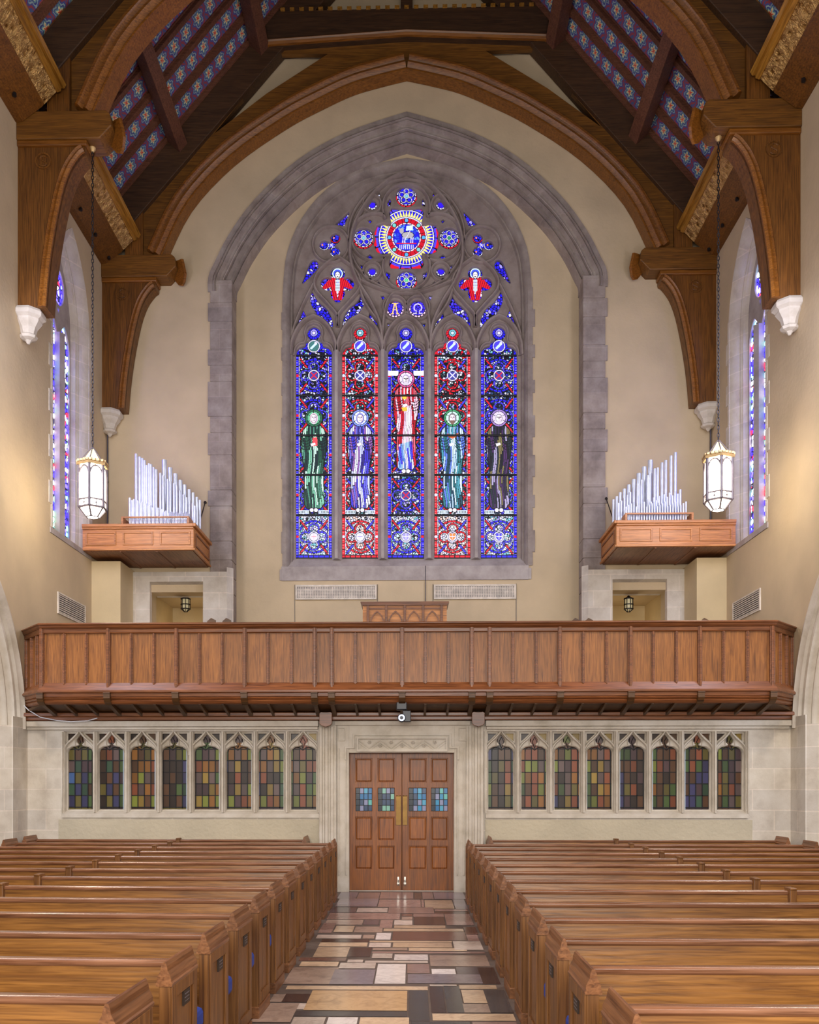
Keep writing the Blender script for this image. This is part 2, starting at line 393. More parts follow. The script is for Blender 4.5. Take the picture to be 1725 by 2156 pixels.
def interp(pts, n=8):
    """Catmull-Rom through points"""
    P = [pts[0]]+list(pts)+[pts[-1]]; out = []
    for i in range(1, len(P)-2):
        for k in range(n):
            t = k/n; q = []
            for c in (0, 1):
                a, b, c2, d = P[i-1][c], P[i][c], P[i+1][c], P[i+2][c]
                q.append(0.5*((2*b)+(-a+c2)*t+(2*a-5*b+4*c2-d)*t*t+(-a+3*b-3*c2+d)*t**3))
            out.append(tuple(q))
    out.append(tuple(pts[-1])); return out
def pw(pts, Y): return [(W(x, y, Y).x, W(x, y, Y).z) for x, y in pts]
def mirror(pts): return [(-x, z) for x, z in pts][::-1]
ORD = ['first','second','third','fourth','fifth','sixth','seventh','eighth','ninth','tenth','eleventh','twelfth','thirteenth','fourteenth','fifteenth','sixteenth','seventeenth','eighteenth','nineteenth','twentieth']
SIDE = {-1: 'left', 1: 'right'}
#@@SETTING
HW = 6.7
GZ = 3.42          # gallery floor level
# ---- floor
fm = MB().box(-11, 11, -5, 24, -0.3, 0.0)
fl = fm.build('floor', M['floor2']); tag(fl, kind='structure')
slabs = """440 555 1090 1130 g;555 690 1092 1130 p;690 895 1090 1130 p;895 945 1095 1132 d;945 1015 1090 1132 p;1015 1205 1090 1132 g
430 680 1130 1180 g;680 940 1134 1180 p;940 960 1135 1180 p;960 1137 1137 1190 c;1137 1215 1132 1192 g
390 550 1182 1215 q;550 740 1186 1213 l;740 1020 1182 1219 p;1020 1235 1205 1222 d;1020 1225 1192 1204 p
375 815 1216 1256 p;820 890 1222 1236 b;820 890 1238 1258 m;890 1080 1220 1240 p;1085 1250 1222 1290 p
360 590 1258 1288 m;590 688 1258 1288 q;688 770 1258 1308 p;774 890 1260 1288 l;895 1086 1240 1288 d
330 415 1278 1340 p;415 535 1296 1334 c;535 710 1298 1334 m;774 1090 1290 1308 c;710 1200 1310 1328 c;1200 1280 1300 1345 b
305 580 1350 1374 l;585 660 1350 1374 m;664 760 1338 1380 w;764 1215 1328 1382 b;1215 1290 1345 1385 p
335 628 1376 1394 d;320 618 1396 1422 c;622 760 1397 1425 l;766 1130 1396 1426 c;1134 1312 1386 1440 l;625 1130 1384 1394 c
296 505 1424 1486 c;495 640 1426 1484 d;644 860 1428 1444 m;862 1220 1428 1446 c;640 770 1462 1492 l;774 986 1468 1504 w;640 1330 1449 1460 p;990 1350 1470 1538 m
200 490 1488 1510 b;490 592 1500 1518 l;596 985 1506 1520 l
205 442 1514 1544 c;442 668 1520 1556 l;664 850 1524 1646 w;852 994 1524 1582 p;1000 1152 1554 1586 w;1150 1290 1542 1586 q
130 428 1548 1652 m;396 660 1560 1652 g;854 1310 1586 1644 g;1286 1405 1542 1646 d
120 985 1660 1684 c;988 1160 1648 1660 l;1166 1400 1650 1676 c
30 120 1712 1762 m;104 270 1710 1762 d;250 860 1688 1812 v;860 990 1684 1872 k;992 1086 1660 1820 d;1084 1192 1656 1820 k;1186 1345 1680 1762 c;1192 1368 1764 1820 m;1334 1475 1680 1820 k
-60 180 1768 1886 m;184 246 1766 1804 l;160 860 1812 1846 k;1004 1512 1824 1868 c
140 350 1850 1960 l;356 552 1850 1960 w;556 872 1850 1960 c;876 1250 1874 1960 k;1254 1540 1872 1960 p"""
colm = dict(g=(124,114,122), p=(146,120,114), d=(58,44,46), c=(190,166,140), q=(84,76,84), l=(198,184,174), b=(104,74,68), m=(158,138,126), w=(222,214,212), v=(188,156,118), k=(66,66,70))
cols = []; smb = MB(); rnd = random.Random(4)
def slab_add(x0, x1, y0, y1, col):
    g = 0.007
    zz_ = 0.004+0.0005*(len(cols) % 7)
    smb.add([(x0+g, y0+g, zz_), (x1-g, y0+g, zz_), (x1-g, y1-g, zz_), (x0+g, y1-g, zz_)], [(0, 1, 2, 3)])
    k = rnd.uniform(1.02, 1.2); cols.append(tuple(min(255, c*k) for c in col))
def ydist(py): return EZ*F/(py-HY)
for ln in slabs.replace('\n', ';').split(';'):
    a = ln.split(); x0, x1, y0, y1 = [float(q) for q in a[:4]]
    px0, px1 = x0*.3478+560, x1*.3478+560; py0, py1 = y0*.3478+1500, y1*.3478+1500
    dn = ydist(py1); df = ydist(py0); dm = ydist((py0+py1)/2)
    slab_add(X_(px0, dm), X_(px1, dm), dn, df, colm[a[4]])
yy = 3.55
while yy > -4.5:
    h = rnd.uniform(0.3, 0.6); xx = -1.5
    while xx < 1.4:
        ww = rnd.uniform(0.3, 0.9); slab_add(xx, min(1.5, xx+ww), yy-h, yy, colm[rnd.choice('gpclmkbd')]); xx += ww
    yy -= h
me = None
fo = smb.build('floor_aisle', M['floor']); fo.data.materials[0] = M['floor']
at = fo.data.color_attributes.new('Col', 'FLOAT_COLOR', 'CORNER')
buf = np.array([(*srgb(c), 1.0) for c in cols for _ in range(4)], dtype=np.float32); at.data.foreach_set('color', buf.ravel())
tag(fo, kind='structure')
go = MB().box(-1.9, 1.9, -4.5, 16.25, 0.0, 0.002).build('floor_joints', M['grout']); tag(go, kind='structure')

# ---- side walls with clerestory window and arcade arch
ZT = 13.45
def gothic(y0, y1, zs, za, n=10):
    """pointed arch outline: from (y0,zs) up to apex and down to (y1,zs)"""
    hwid = (y1-y0)/2; h = za-zs; Rr = (hwid*hwid+h*h)/(2*hwid)
    a = math.atan2(h, Rr-hwid); left = [(y0+Rr-Rr*math.cos(a*i/n), zs+Rr*math.sin(a*i/n)) for i in range(n+1)]
    right = [(y1-Rr+Rr*math.cos(a*i/n), zs+Rr*math.sin(a*i/n)) for i in range(n+1)][::-1]
    return left+right[1:]
WY0, WY1, WZ0, WZS, WZA = 17.25, 19.25, 6.75, 11.15, 13.0
arch_hole = gothic(12.15, 15.88, 2.85, 5.75, 14)
for s in (-1, 1):
    holes = [[(WY1, WZ0), (WY0, WZ0)]+gothic(WY0, WY1, WZS, WZA)]
    holes.append([(15.88, 0.004), (12.15, 0.004)]+arch_hole)
    outer = [(-4.6, -0.05), (20.95, -0.05), (20.95, ZT), (-4.6, ZT)]
    wl = plate('wall_'+SIDE[s], outer, holes, 'yz', s*HW, 0.55, M['plaster'], side=s); tag(wl, kind='structure')
    # ashlar pier face between screen and arch, below the springing
    pb = MB(); pb.box(s*HW, s*(HW-0.02), 15.5, 16.12, 0, 3.05)
    o = pb.build('trim_pier_'+SIDE[s], M['stone']); tag(o, kind='structure')
    # arcade arch mouldings: stepped orders dying into the pier
    path = arch_hole
    prof = [(0.10, 0.0), (0.10, -0.05), (0.05, -0.06), (0.02, -0.02), (-0.03, 0.0), (-0.06, 0.08), (-0.10, 0.04), (-0.14, 0.05), (-0.18, 0.16), (-0.24, 0.14), (-0.28, 0.17), (-0.31, 0.27), (-0.37, 0.25), (-0.42, 0.32), (-0.42, 0.5), (0.10, 0.5)]
    o = MB().sweep(path, prof, 'yz', s*HW, side=s).build('trim_arcade_'+SIDE[s], M['stone_plain'], smooth=True, recalc=True); tag(o, kind='structure')
    pp = MB(); pp.prism([(s*(HW-.01), 15.52), (s*(HW+.14), 15.36), (s*(HW+.55), 15.2), (s*(HW+.55), 16.1), (s*(HW-.01), 16.1)], 'z', 0, 2.9)
    o = pp.build('trim_respond_'+SIDE[s], M['stone']); tag(o, kind='structure')
    o = MB().box(s*10.4, s*10.6, 8, 21, 0, 7).build('wall_aisle_'+SIDE[s], M['plaster']); tag(o, kind='structure')
    o = MB().box(s*7.2, s*10.4, 16.0, 16.3, 0, 7).build('wall_aisle_end_'+SIDE[s], M['plaster']); tag(o, kind='structure')
    o = MB().box(s*7.2, s*10.6, 8, 16.3, 7.0, 7.2).build('ceiling_aisle_'+SIDE[s], M['plaster']); tag(o, kind='structure')

# ---- upper back wall with the great arched recess
YB, YR = 20.4, 20.9
RX0, RZ0 = 6.25, 14.75       # eave of roof plane
a0 = W(254, 414, 20.05); a1 = W(600, 3, 20.05)
SL = (a1.z-a0.z)/(a1.x-a0.x)
def roofz(x): return a0.z+SL*(-abs(x)-a0.x)
RIDGE = roofz(0)
in_arch = interp(pw([(489,612),(489,594),(497,577),(525,522),(574,455),(655,380),(748,327.5),(856,290)], YB), 4)
in_arch = [(x, z) for x, z in in_arch]; in_arch[-1] = (0, in_arch[-1][1])
inner = in_arch+mirror(in_arch)[1:]
jx = in_arch[0][0]
outer = [(-HW-0.05, 2.9), (HW+0.05, 2.9), (HW+0.05, roofz(HW)-.2), (0, RIDGE-.1), (-HW-0.05, roofz(HW)-.2)]
lob = [pw([(316,1400),(316,1247),(428,1247),(428,1400)], YB), None]
lobR = [(-x, z) for x, z in lob[0]]
innerw = in_arch[:]
_o = []
for i in range(len(in_arch)):
    a_, b_ = in_arch[max(0, i-1)], in_arch[min(len(in_arch)-1, i+1)]; t_ = Vector((b_[0]-a_[0], b_[1]-a_[1])).normalized(); _o.append((in_arch[i][0]-t_.y*.36, in_arch[i][1]+t_.x*.36))
_o[-1] = (0, in_arch[-1][1]+.41); _o[0] = (jx-.36, in_arch[0][1])
_o = _o[:1]+[p for p in _o[1:-1] if p[0] > jx-.36+.002]+_o[-1:]
innerw = _o+mirror(_o)[1:]
wb = plate('wall_back', outer, [[(-(jx-.36), GZ), (jx-.36, GZ)]+innerw, lob[0], lobR], 'xz', YB, 0.5, M['plaster']); tag(wb, kind='structure')
# lobby rooms behind the two little doorways
for s in (-1, 1):
    x0, x1 = s*5.9, s*4.1; zc = Z_(1250, YB)+0.12
    m = MB(); m.box(x0, x1, 22.6, 22.7, GZ, zc); m.box(x0, x0-s*0.1, 20.9, 22.7, GZ, zc); m.box(x1, x1+s*0.1, 20.9, 22.7, GZ, zc)
    o = m.build('wall_lobby_'+SIDE[s], M['plaster_y']); tag(o, kind='structure')
    o = MB().box(s*6.0, s*4.0, 20.9, 22.7, zc, zc+.1).build('ceiling_lobby_'+SIDE[s], M['plaster']); tag(o, kind='structure')
# recess wall with window opening
wo = [(604,1190),(604,650),(606,596),(615,530),(645,463),(694,406),(768,362),(856,343)]
wpath = interp(pw(wo[1:], YR), 3); wpath[-1] = (0, wpath[-1][1]); wx0 = wpath[0][0]; wz0 = Z_(1192, YR)
wall_op = [(x, z) for x, z in wpath]; wop_full = wall_op+mirror(wall_op)[1:]
hole = [(-wx0+.03, wz0), (wx0-.03, wz0)]+[(x*1.012, z+0.05) for x, z in wop_full]
wr = plate('wall_recess', [(-4.3, GZ), (4.3, GZ), (4.3, 17.4), (-4.3, 17.4)], [hole], 'xz', YR, 0.3, M['plaster']); tag(wr, kind='structure')
# gallery floor slab
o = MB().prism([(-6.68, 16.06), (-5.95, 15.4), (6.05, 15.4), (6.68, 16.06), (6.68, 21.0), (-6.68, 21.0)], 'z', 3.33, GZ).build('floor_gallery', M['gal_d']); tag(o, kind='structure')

# ---- great arch mouldings
prof = [(0.62, 0.02), (0.62, -0.03), (0.49, -0.035), (0.475, 0.0), (0.46, -0.07), (0.43, -0.09), (0.41, -0.02), (0.39, -0.05), (0.37, -0.01), (0.33, 0.05), (0.27, 0.06), (0.24, 0.02), (0.22, 0.03), (0.21, 0.10), (0.18, 0.07), (0.16, 0.14), (0.12, 0.20), (0.07, 0.20), (0.05, 0.15), (0.03, 0.24), (0.0, 0.20), (-0.03, 0.3), (-0.06, 0.5), (0.3, 0.5), (0.4, 0.3)]
apath = inner
o = MB().sweep(apath, [(u*.82+0.03, v*1.0) for u, v in prof], 'xz', YB, ).build('trim_great_arch', M['stone_arch'], smooth=True, recalc=True); tag(o, kind='structure')
for s in (-1, 1):
    m = MB(); z = Z_(590, YB)+0.05; k = 0; rnd = random.Random(7)
    while z > GZ:
        h = rnd.choice([0.36, 0.42, 0.5, 0.62, 0.78]); zb = max(GZ, z-h); xo = -4.43 if k % 2 else -4.38
        m.box(s*xo, s*(jx-0.0), YB-0.03, YB+0.5, zb+0.006, z-0.006); z = zb; k += 1
    m.box(s*-4.36, s*(jx-.03), YB-0.015, YB+0.45, GZ, Z_(592, YB))
    o = m.build('trim_great_jamb_'+SIDE[s], M['stone_arch'], bevel=0.012); tag(o, kind='structure')
#@@WINDOW
# ---------------------------------------------------------------- painter for stained glass (colours of the glass pieces themselves)
class Cv:
    def __init__(s, x0, y0, x1, y1, k=1.0, seed=1):
        s.x0, s.y0, s.k = x0, y0, k; s.W = int(round((x1-x0)*k)); s.H = int(round((y1-y0)*k))
        s.X, s.Y = np.meshgrid(x0+(np.arange(s.W)+.5)/k, y0+(np.arange(s.H)+.5)/k)
        s.im = np.zeros((s.H, s.W, 3), np.float32); s.rs = np.random.RandomState(seed)
    def col(s, mask, c, var=0.0):
        c = np.array(srgb(c), np.float32)
        if var: s.im[mask] = c*(1+(s.noise[mask][:, None]-.5)*2*var)
        else: s.im[mask] = c
    def cells(s, size, seed, box=None, stretch=1.0):
        rs = np.random.RandomState(seed); gx = (s.X-s.x0)/size; gy = (s.Y-s.y0)/(size*stretch)
        nx = int(gx.max())+4; ny = int(gy.max())+4; jx_ = rs.rand(ny, nx); jy = rs.rand(ny, nx); idn = rs.rand(ny, nx)
        ix = gx.astype(int); iy = gy.astype(int); d1 = np.full(gx.shape, 9.0); d2 = d1.copy(); idv = np.zeros(gx.shape)
        for dy in (-1, 0, 1):
            for dx in (-1, 0, 1):
                cx = ix+dx+1; cy = iy+dy+1; cx = np.clip(cx, 0, nx-1); cy = np.clip(cy, 0, ny-1)
                d = np.hypot(gx-(ix+dx+jx_[cy, cx]), gy-(iy+dy+jy[cy, cx]))
                n_ = d < d1; d2 = np.where(n_, d1, np.minimum(d2, d)); idv = np.where(n_, idn[cy, cx], idv); d1 = np.where(n_, d, d1)
        return idv, (d2-d1)*size
    def pal(s, mask, idv, pal):
        P = np.array([srgb(c) for c in pal], np.float32); q = (idv*len(pal)).astype(int) % len(pal); s.im[mask] = P[q[mask]]
    def disc(s, cx, cy, r): return (s.X-cx)**2+(s.Y-cy)**2 < r*r
    def ring(s, cx, cy, r, w_, a=1.0):
        return np.abs(np.hypot((s.X-cx), (s.Y-cy)*a)-r) < w_/2
    def seg(s, x0, y0, x1, y1, w_):
        dx, dy = x1-x0, y1-y0; L = dx*dx+dy*dy; t = np.clip(((s.X-x0)*dx+(s.Y-y0)*dy)/L, 0, 1)
        return np.hypot(s.X-x0-t*dx, s.Y-y0-t*dy) < w_/2
    def poly(s, pts):
        m = np.zeros(s.X.shape, bool); n = len(pts)
        for i in range(n):
            x0, y0 = pts[i]; x1, y1 = pts[(i+1)%n]
            if y0 == y1: continue
            c = ((y0 > s.Y) != (y1 > s.Y)) & (s.X < (x1-x0)*(s.Y-y0)/(y1-y0)+x0); m ^= c
        return m
BLU = (34, 24, 214); BLU2 = (70, 60, 235); WHI = (206, 204, 232); TEA = (110, 180, 196); RED = (205, 22, 42); LAV = (150, 140, 235)
DRK = (12, 12, 34); PUR = (88, 34, 150); GRN = (50, 130, 90); YEL = (236, 222, 130); ORA = (240, 130, 60); SKY = (90, 150, 230)
BLK = (6, 6, 12)
def lead(cv, mask): cv.im[mask] = np.array(srgb(BLK), np.float32)
def ringL(cv, cx, cy, r, w_, col, clip, dash=0):
    lead(cv, cv.ring(cx, cy, r, w_+2.0) & clip)
    m = cv.ring(cx, cy, r, w_) & clip
    if dash:
        a = np.arctan2(cv.Y-cy, cv.X-cx); m &= (np.mod(a*r/dash, 1.0) > 0.22)
    cv.col(m, col)
def lancet(cv, c, theme, fig):
    main = BLU if theme == 'b' else RED; acc = RED if theme == 'b' else BLU2
    clip = np.abs(cv.X-c) < 39.5
    idv, ed = cv.cells(4.6, int(c)); bgp = [WHI, BLU2, (40, 70, 110), WHI, TEA, BLU, DRK, (60, 90, 140), (200, 205, 240), LAV, DRK, (30, 50, 90)]
    if theme == 'r': bgp = [WHI, (210, 225, 235), (40, 70, 80), WHI, TEA, LAV, DRK, (90, 90, 110), (220, 210, 220), RED, DRK, (30, 60, 60)]
    cv.pal(clip, idv, bgp); lead(cv, clip & (ed < 1.25))
    secs = [(748, 833), (833, 917), (917, 1000), (1000, 1085), (1085, 1176)]
    for i, (t, b) in enumerate(secs):
        cy = (t+b)/2; cl = clip & (cv.Y > t) & (cv.Y < b)
        bright = (i == 4)
        if bright:
            bp = [WHI, (240, 236, 250), (190, 215, 235), WHI, LAV, TEA] if theme == 'b' else [WHI, WHI, (250, 236, 226), (226, 226, 240), WHI, (240, 190, 180)]
            cv.pal(cl, idv, bp); lead(cv, cl & (ed < 1.0))
        ringL(cv, c, cy, 33, 3.2, main, cl, 9)
        for a in range(4):
            qx, qy = c+17*math.cos(a*PI/2), cy+17*math.sin(a*PI/2)
            ringL(cv, qx, qy, 10.5, 2.6, main if theme == 'r' else BLU2, cl, 7)
        for sx in (-1, 1):
            for sy in (-1, 1):
                g = cv.seg(c+sx*15, cy+sy*17, c+sx*29, cy+sy*35, 5.4) & cl; lead(cv, g)
                cv.col(cv.seg(c+sx*15, cy+sy*17, c+sx*28, cy+sy*34, 3.2) & cl & (np.mod((cv.Y-cy)/8, 1) > .15), acc)
        lead(cv, cv.disc(c, cy, 12.5) & cl); cv.col(cv.ring(c, cy, 10.6, 2) & cl, WHI); cv.col(cv.disc(c, cy, 8.5) & cl, (60, 60, 150) if i < 4 else WHI)
        if i < 4:
            cv.col((cv.seg(c-6, cy-6, c+6, cy+6, 2.4) | cv.seg(c-6, cy+6, c+6, cy-6, 2.4)) & cl, WHI if theme == 'r' else RED)
        else:
            sh = cv.poly([(c-6, cy-7), (c+6, cy-7), (c+6, cy+2), (c, cy+8), (c-6, cy+2)]); cv.col(sh, {0: WHI, 1: (245, 240, 255), 2: LAV, 3: ORA, 4: BLU2}[fig])
            cv.col(cv.seg(c-5, cy-1, c+5, cy-1, 1.3) | cv.seg(c, cy-6, c, cy+5, 1.3), {0: (220, 150, 160), 1: LAV, 2: WHI, 3: WHI, 4: WHI}[fig])
    # border strips
    for sx in (-1, 1):
        u = sx*(cv.X-c); st_ = clip & (u > 29.5) & (cv.Y > 735)
        lead(cv, st_); b1 = st_ & (u > 32.0) & (u < 37.6) & (np.mod((cv.Y+c*7)/13.7, 1) > 0.12)
        nb = (np.sin(cv.Y*0.9)+np.sin(cv.Y*0.37+c))*.25+.5
        cv.im[b1] = np.array(srgb(main), np.float32)*(0.7+nb[b1][:, None]); hl = b1 & (np.mod(cv.Y/5.3+c, 1) < 0.25) & (u > 34); cv.col(hl, (235, 120, 110) if theme == 'r' else LAV)
        cv.col(st_ & (u > 30) & (u < 31.4) & (np.mod(cv.Y/3.1, 1) > 0.4), (220, 214, 240))
        for yy_ in (791, 875, 958, 1042, 1130): cv.col(cv.disc(c+sx*34.8, yy_, 3.0), WHI if theme == 'r' else RED)
    bb = clip & (cv.Y > 1168); lead(cv, bb); cv.col(bb & (cv.Y > 1169.5) & (cv.Y < 1174) & (np.mod(cv.X/11, 1) > 0.15), main)
    # head panel
    hd = clip & (cv.Y < 748); idv2, ed2 = cv.cells(4.5, int(c)+9); cv.pal(hd, idv2, [WHI, main, main, TEA, LAV, DRK]); lead(cv, hd & (ed2 < 1.2))
    rim = hd & (((np.abs(cv.X-c) > 31) | (cv.Y < 735)) & (cv.Y > 715)) & (np.abs(cv.X-c) > 13)
    lead(cv, rim); cv.col(rim & (np.mod((cv.X*0.9+cv.Y)/6, 1) > .2), main)
    ringL(cv, c, 701, 11, 5, main, hd, 5); cv.col(cv.disc(c, 701, 7), TEA if theme == 'r' else LAV); lead(cv, cv.ring(c, 701, 4, 1)); cv.col(cv.disc(c, 701, 3), WHI)
    lead(cv, cv.disc(c, 729, 14)); cv.col(cv.ring(c, 729, 12, 1.8), WHI); cv.col(cv.disc(c, 729, 10.4), BLU2 if fig != 0 else (60, 110, 110))
    cv.col(cv.seg(c-5, 733, c+4, 724, 5), (190, 220, 250)); cv.col(cv.disc(c+4, 723, 3), WHI)
    # figure
    hy = 798 if fig == 2 else 880
    pals = {0: [(70, 130, 110), (190, 230, 210), (30, 80, 60), (20, 50, 50), (120, 190, 160), (16, 40, 44)],
            1: [(100, 100, 220), (190, 195, 250), (60, 50, 200), (140, 90, 170), (220, 220, 250), (50, 40, 130)],
            2: [(205, 24, 44), (230, 100, 120), (170, 10, 30), (240, 190, 215), (190, 20, 44), (245, 215, 235)],
            3: [(70, 150, 170), (200, 225, 245), (40, 110, 120), (90, 120, 220), (30, 70, 90), (170, 200, 250)],
            4: [(40, 30, 60), (120, 110, 70), (70, 40, 90), (30, 40, 50), (160, 150, 190), (20, 20, 30)]}[fig]
    bot = hy+190
    robe = [(c-8, hy+12), (c+8, hy+12), (c+21, hy+24), (c+27, hy+50), (c+23, hy+80), (c+19, hy+110), (c+21, bot-10), (c+14, bot), (c-14, bot), (c-20, bot-10), (c-18, hy+110), (c-24, hy+80), (c-27, hy+50), (c-21, hy+24)]
    rb = cv.poly(robe); rbl = cv.poly([(c+(x-c)*1.09, y+(2 if y > hy+60 else -1)) for x, y in robe]); lead(cv, rbl)
    sway = 2.5*np.sin((cv.Y-hy)/17.0)+0.02*(cv.Y-hy)*np.sin((cv.X-c)/9)
    xx_ = (cv.X-c)*(1-0.0012*(cv.Y-hy))+sway; stripe = np.floor(xx_/3.5).astype(int); h_ = np.modf(np.abs(np.sin(stripe*12.9898+np.floor((cv.Y-hy+stripe*7)/38)*78.233)*43758.5453))[0]
    cv.pal(rb, np.clip(h_, 0, .999), pals); lead(cv, rb & (np.mod(xx_/3.5, 1) < 0.26)); lead(cv, rb & (np.mod((cv.Y-hy+stripe*7)/38, 1) < 0.03))
    for k in range(4):   # sleeves and drapery swags
        for sx in (-1, 1):
            sw = cv.ring(c+sx*17, hy+38+k*6, 11, 1.5) & rb & (cv.Y > hy+40+k*6); lead(cv, sw)
    if fig == 2:
        cen = cv.poly([(c-2, hy+60), (c+12, hy+54), (c+14, bot-16), (c-12, bot-16), (c-6, hy+110)]); cv.pal(cen & (np.mod(xx_/3.5, 1) > .26), np.clip(h_, 0, .999), [(245, 215, 235), (235, 190, 225), (250, 240, 250)])
        cv.col(cv.poly([(c-9, hy+60), (c+3, hy+60), (c+1, hy+68), (c-7, hy+68)]), (230, 180, 60)); cv.col(cv.disc(c-3, hy+38, 5), (240, 190, 60))
        for sx in (-1, 1): cv.col((np.abs(cv.Y-(hy-12)) < 5) & (np.abs(cv.X-c-sx*27) < 11), (226, 222, 255))
        low = cv.poly([(c-15, bot-52), (c+13, bot-60), (c+17, bot), (c-17, bot)]); cv.pal(low & rb & (np.mod(xx_/3.5, 1) > .26), np.clip(h_, 0, .999), [BLU2, (150, 190, 250), (90, 130, 230), WHI])
    if fig == 0: cv.col(cv.poly([(c-3, hy+42), (c+7, hy+40), (c+8, hy+58), (c-3, hy+60)]), (220, 70, 80))
    if fig == 3: cv.col(cv.poly([(c-11, hy+32), (c, hy+37), (c+13, hy+31), (c+12, hy+38), (c, hy+44), (c-10, hy+39)]), (190, 90, 50))
    cv.col(cv.poly([(c-7, hy+54), (c+2, hy+52), (c+4, hy+56), (c-5, hy+60)]), (240, 225, 235))
    lead(cv, cv.disc(c, hy, 19)); cv.col(cv.disc(c, hy, 17.4), {0: (40, 100, 70), 1: (120, 140, 235), 2: (200, 80, 140), 3: (60, 150, 100), 4: (150, 120, 190)}[fig])
    cv.col(cv.disc(c, hy, 14), {0: (90, 170, 130), 1: (216, 224, 250), 2: (222, 206, 236), 3: (190, 226, 214), 4: (206, 190, 222)}[fig]); lead(cv, cv.ring(c, hy, 14, 1.2))
    for k in range(6): lead(cv, cv.seg(c, hy, c+17*math.cos(k*PI/3+.5), hy+17*math.sin(k*PI/3+.5), 1.1))
    hair = (np.hypot((cv.X-c)/8.6, (cv.Y-hy-1)/11.5) < 1); cv.col(hair, {0: (220, 190, 210), 1: (130, 130, 220), 2: (190, 180, 220), 3: (120, 110, 120), 4: (210, 205, 225)}[fig])
    face = (np.hypot((cv.X-c)/6.2, (cv.Y-hy-1)/8.6) < 1); lead(cv, (np.hypot((cv.X-c)/7, (cv.Y-hy-1)/9.4) < 1)); cv.col(face, (206, 190, 206)); cv.col(face & (cv.X < c+1), (232, 220, 232))
    for sx in (-1, 1): lead(cv, cv.seg(c+sx*1.6, hy-1.4, c+sx*4, hy-1.4, 1.5))
    lead(cv, cv.seg(c, hy-1, c, hy+2.5, 1.0)); lead(cv, cv.seg(c-2, hy+5, c+2, hy+5, 1.1))
    if fig in (3, 4, 2): cv.col(cv.poly([(c-5, hy+5), (c+5, hy+5), (c+3, hy+13), (c-3, hy+13)]), (200, 190, 205) if fig != 3 else (120, 90, 80))
    for sx in (-1, 1): lead(cv, cv.disc(c+sx*4.6, bot+4, 5.4)); cv.col(cv.disc(c+sx*4.6, bot+4, 4), (236, 226, 240))
    if fig != 2:
        for sx in (-1, 1):
            g = (np.abs(cv.Y-(bot+8)) < 3.4) & (np.abs(cv.X-c-sx*20) < 10); cv.col(g, (200, 215, 235)); lead(cv, g & (np.mod(cv.X/3.3, 1) < 0.4) & (np.abs(cv.Y-(bot+8)) < 2))
    for yb in (748.5, 833, 917, 1000, 1085): lead(cv, clip & (np.abs(cv.Y-yb) < 2.4))
LC = [661, 758.5, 855, 953, 1051]
cvL = Cv(615, 680, 1098, 1180, 1.25); cvL.noise = cvL.rs.rand(*cvL.X.shape)
for i, c in enumerate(LC): lancet(cvL, c, 'brbrb'[i], i)
cvT = Cv(615, 385, 1098, 700, 1.25); cv = cvT; cv.noise = cv.rs.rand(*cv.X.shape)
idv, ed = cv.cells(6, 3); ALL = cv.X > 0
cv.pal(ALL, idv, [BLU, BLU2, BLU, (40, 30, 220), (70, 40, 220), WHI, LAV, BLU]); lead(cv, ed < 1.2)
def flower(cx, cy, r, gem):
    d = cv.disc(cx, cy, r+2); lead(cv, d)
    a = np.arctan2(cv.Y-cy, cv.X-cx); rr = np.hypot(cv.X-cx, cv.Y-cy)
    cv.col((rr < r) & (rr > r-2.4) & (np.mod(a*4/PI*1.5, 1) > .2), RED)
    cv.col((rr < r-3.4) & (rr > r-5) & (np.mod(a*7/PI, 1) > .3), WHI)
    inn = rr < r-6; cv.col(inn, BLU); cv.pal(inn & (cv.cells(4, 8)[1] > 1.0), cv.cells(4, 8)[0], [BLU, BLU2, BLU, LAV, BLU])
    for k in range(5):
        q = k*2*PI/5-PI/2; ringL(cv, cx+10*math.cos(q), cy+10*math.sin(q), 5.2, 1.5, WHI, rr < r-4, 3)
    lead(cv, rr < 6.5); cv.col((rr < 5.6) & (rr > 4.2), WHI); cv.col(rr < 3.6, gem)
# central medallion
rr = np.hypot(cv.X-856, cv.Y-500); a = np.arctan2(cv.Y-500, cv.X-856); med = rr < 75
lead(cv, med)
arms = med & ((np.abs(cv.X-856) < 34) | (np.abs(cv.Y-501) < 33))
cv.col(arms & (rr > 43.5) & (rr < 56), BLU); saw = np.abs(np.mod(a*26/PI, 1)-.5)*2
cv.col(arms & (rr > 44) & (rr < 44+14*saw), YEL); lead(cv, arms & (np.abs(rr-(44+14*saw)) < 0.8))
cv.col(arms & (rr > 56) & (rr < 58), WHI); cv.col(arms & (rr > 59.5) & (rr < 67) & (np.mod(a*9/PI, 1) > .1), BLU2); cv.col(arms & (rr > 64) & (np.mod(a*9/PI, 1) > .2), RED)
cv.col(arms & (rr > 40.6) & (rr < 42.8), WHI); cv.col((rr > 31) & (rr < 40) & (np.mod(a*12/PI, 1) > .1), (190, 18, 40))
for k in range(8):
    q = k*PI/4; lead(cv, cv.disc(856+36*math.cos(q), 500+36*math.sin(q), 5)); cv.col(cv.disc(856+36*math.cos(q), 500+36*math.sin(q), 3.8), (110, 190, 190) if k % 2 else (80, 160, 220))
cv.col((rr < 30.5) & (rr > 28.3) & (np.mod(a*10/PI, 1) > .2), (230, 200, 220)); ins = rr < 27.5; cv.col(ins, (30, 30, 190)); cv.pal(ins & (ed > 1.2), idv, [BLU, (40, 60, 200), SKY, BLU])
lam = (np.hypot((cv.X-859)/12, (cv.Y-495)/6.5) < 1) | (np.hypot((cv.X-846)/4.5, (cv.Y-486)/6) < 1); lead(cv, (np.hypot((cv.X-859)/13.3, (cv.Y-495)/7.8) < 1)); cv.col(lam, (165, 160, 165))
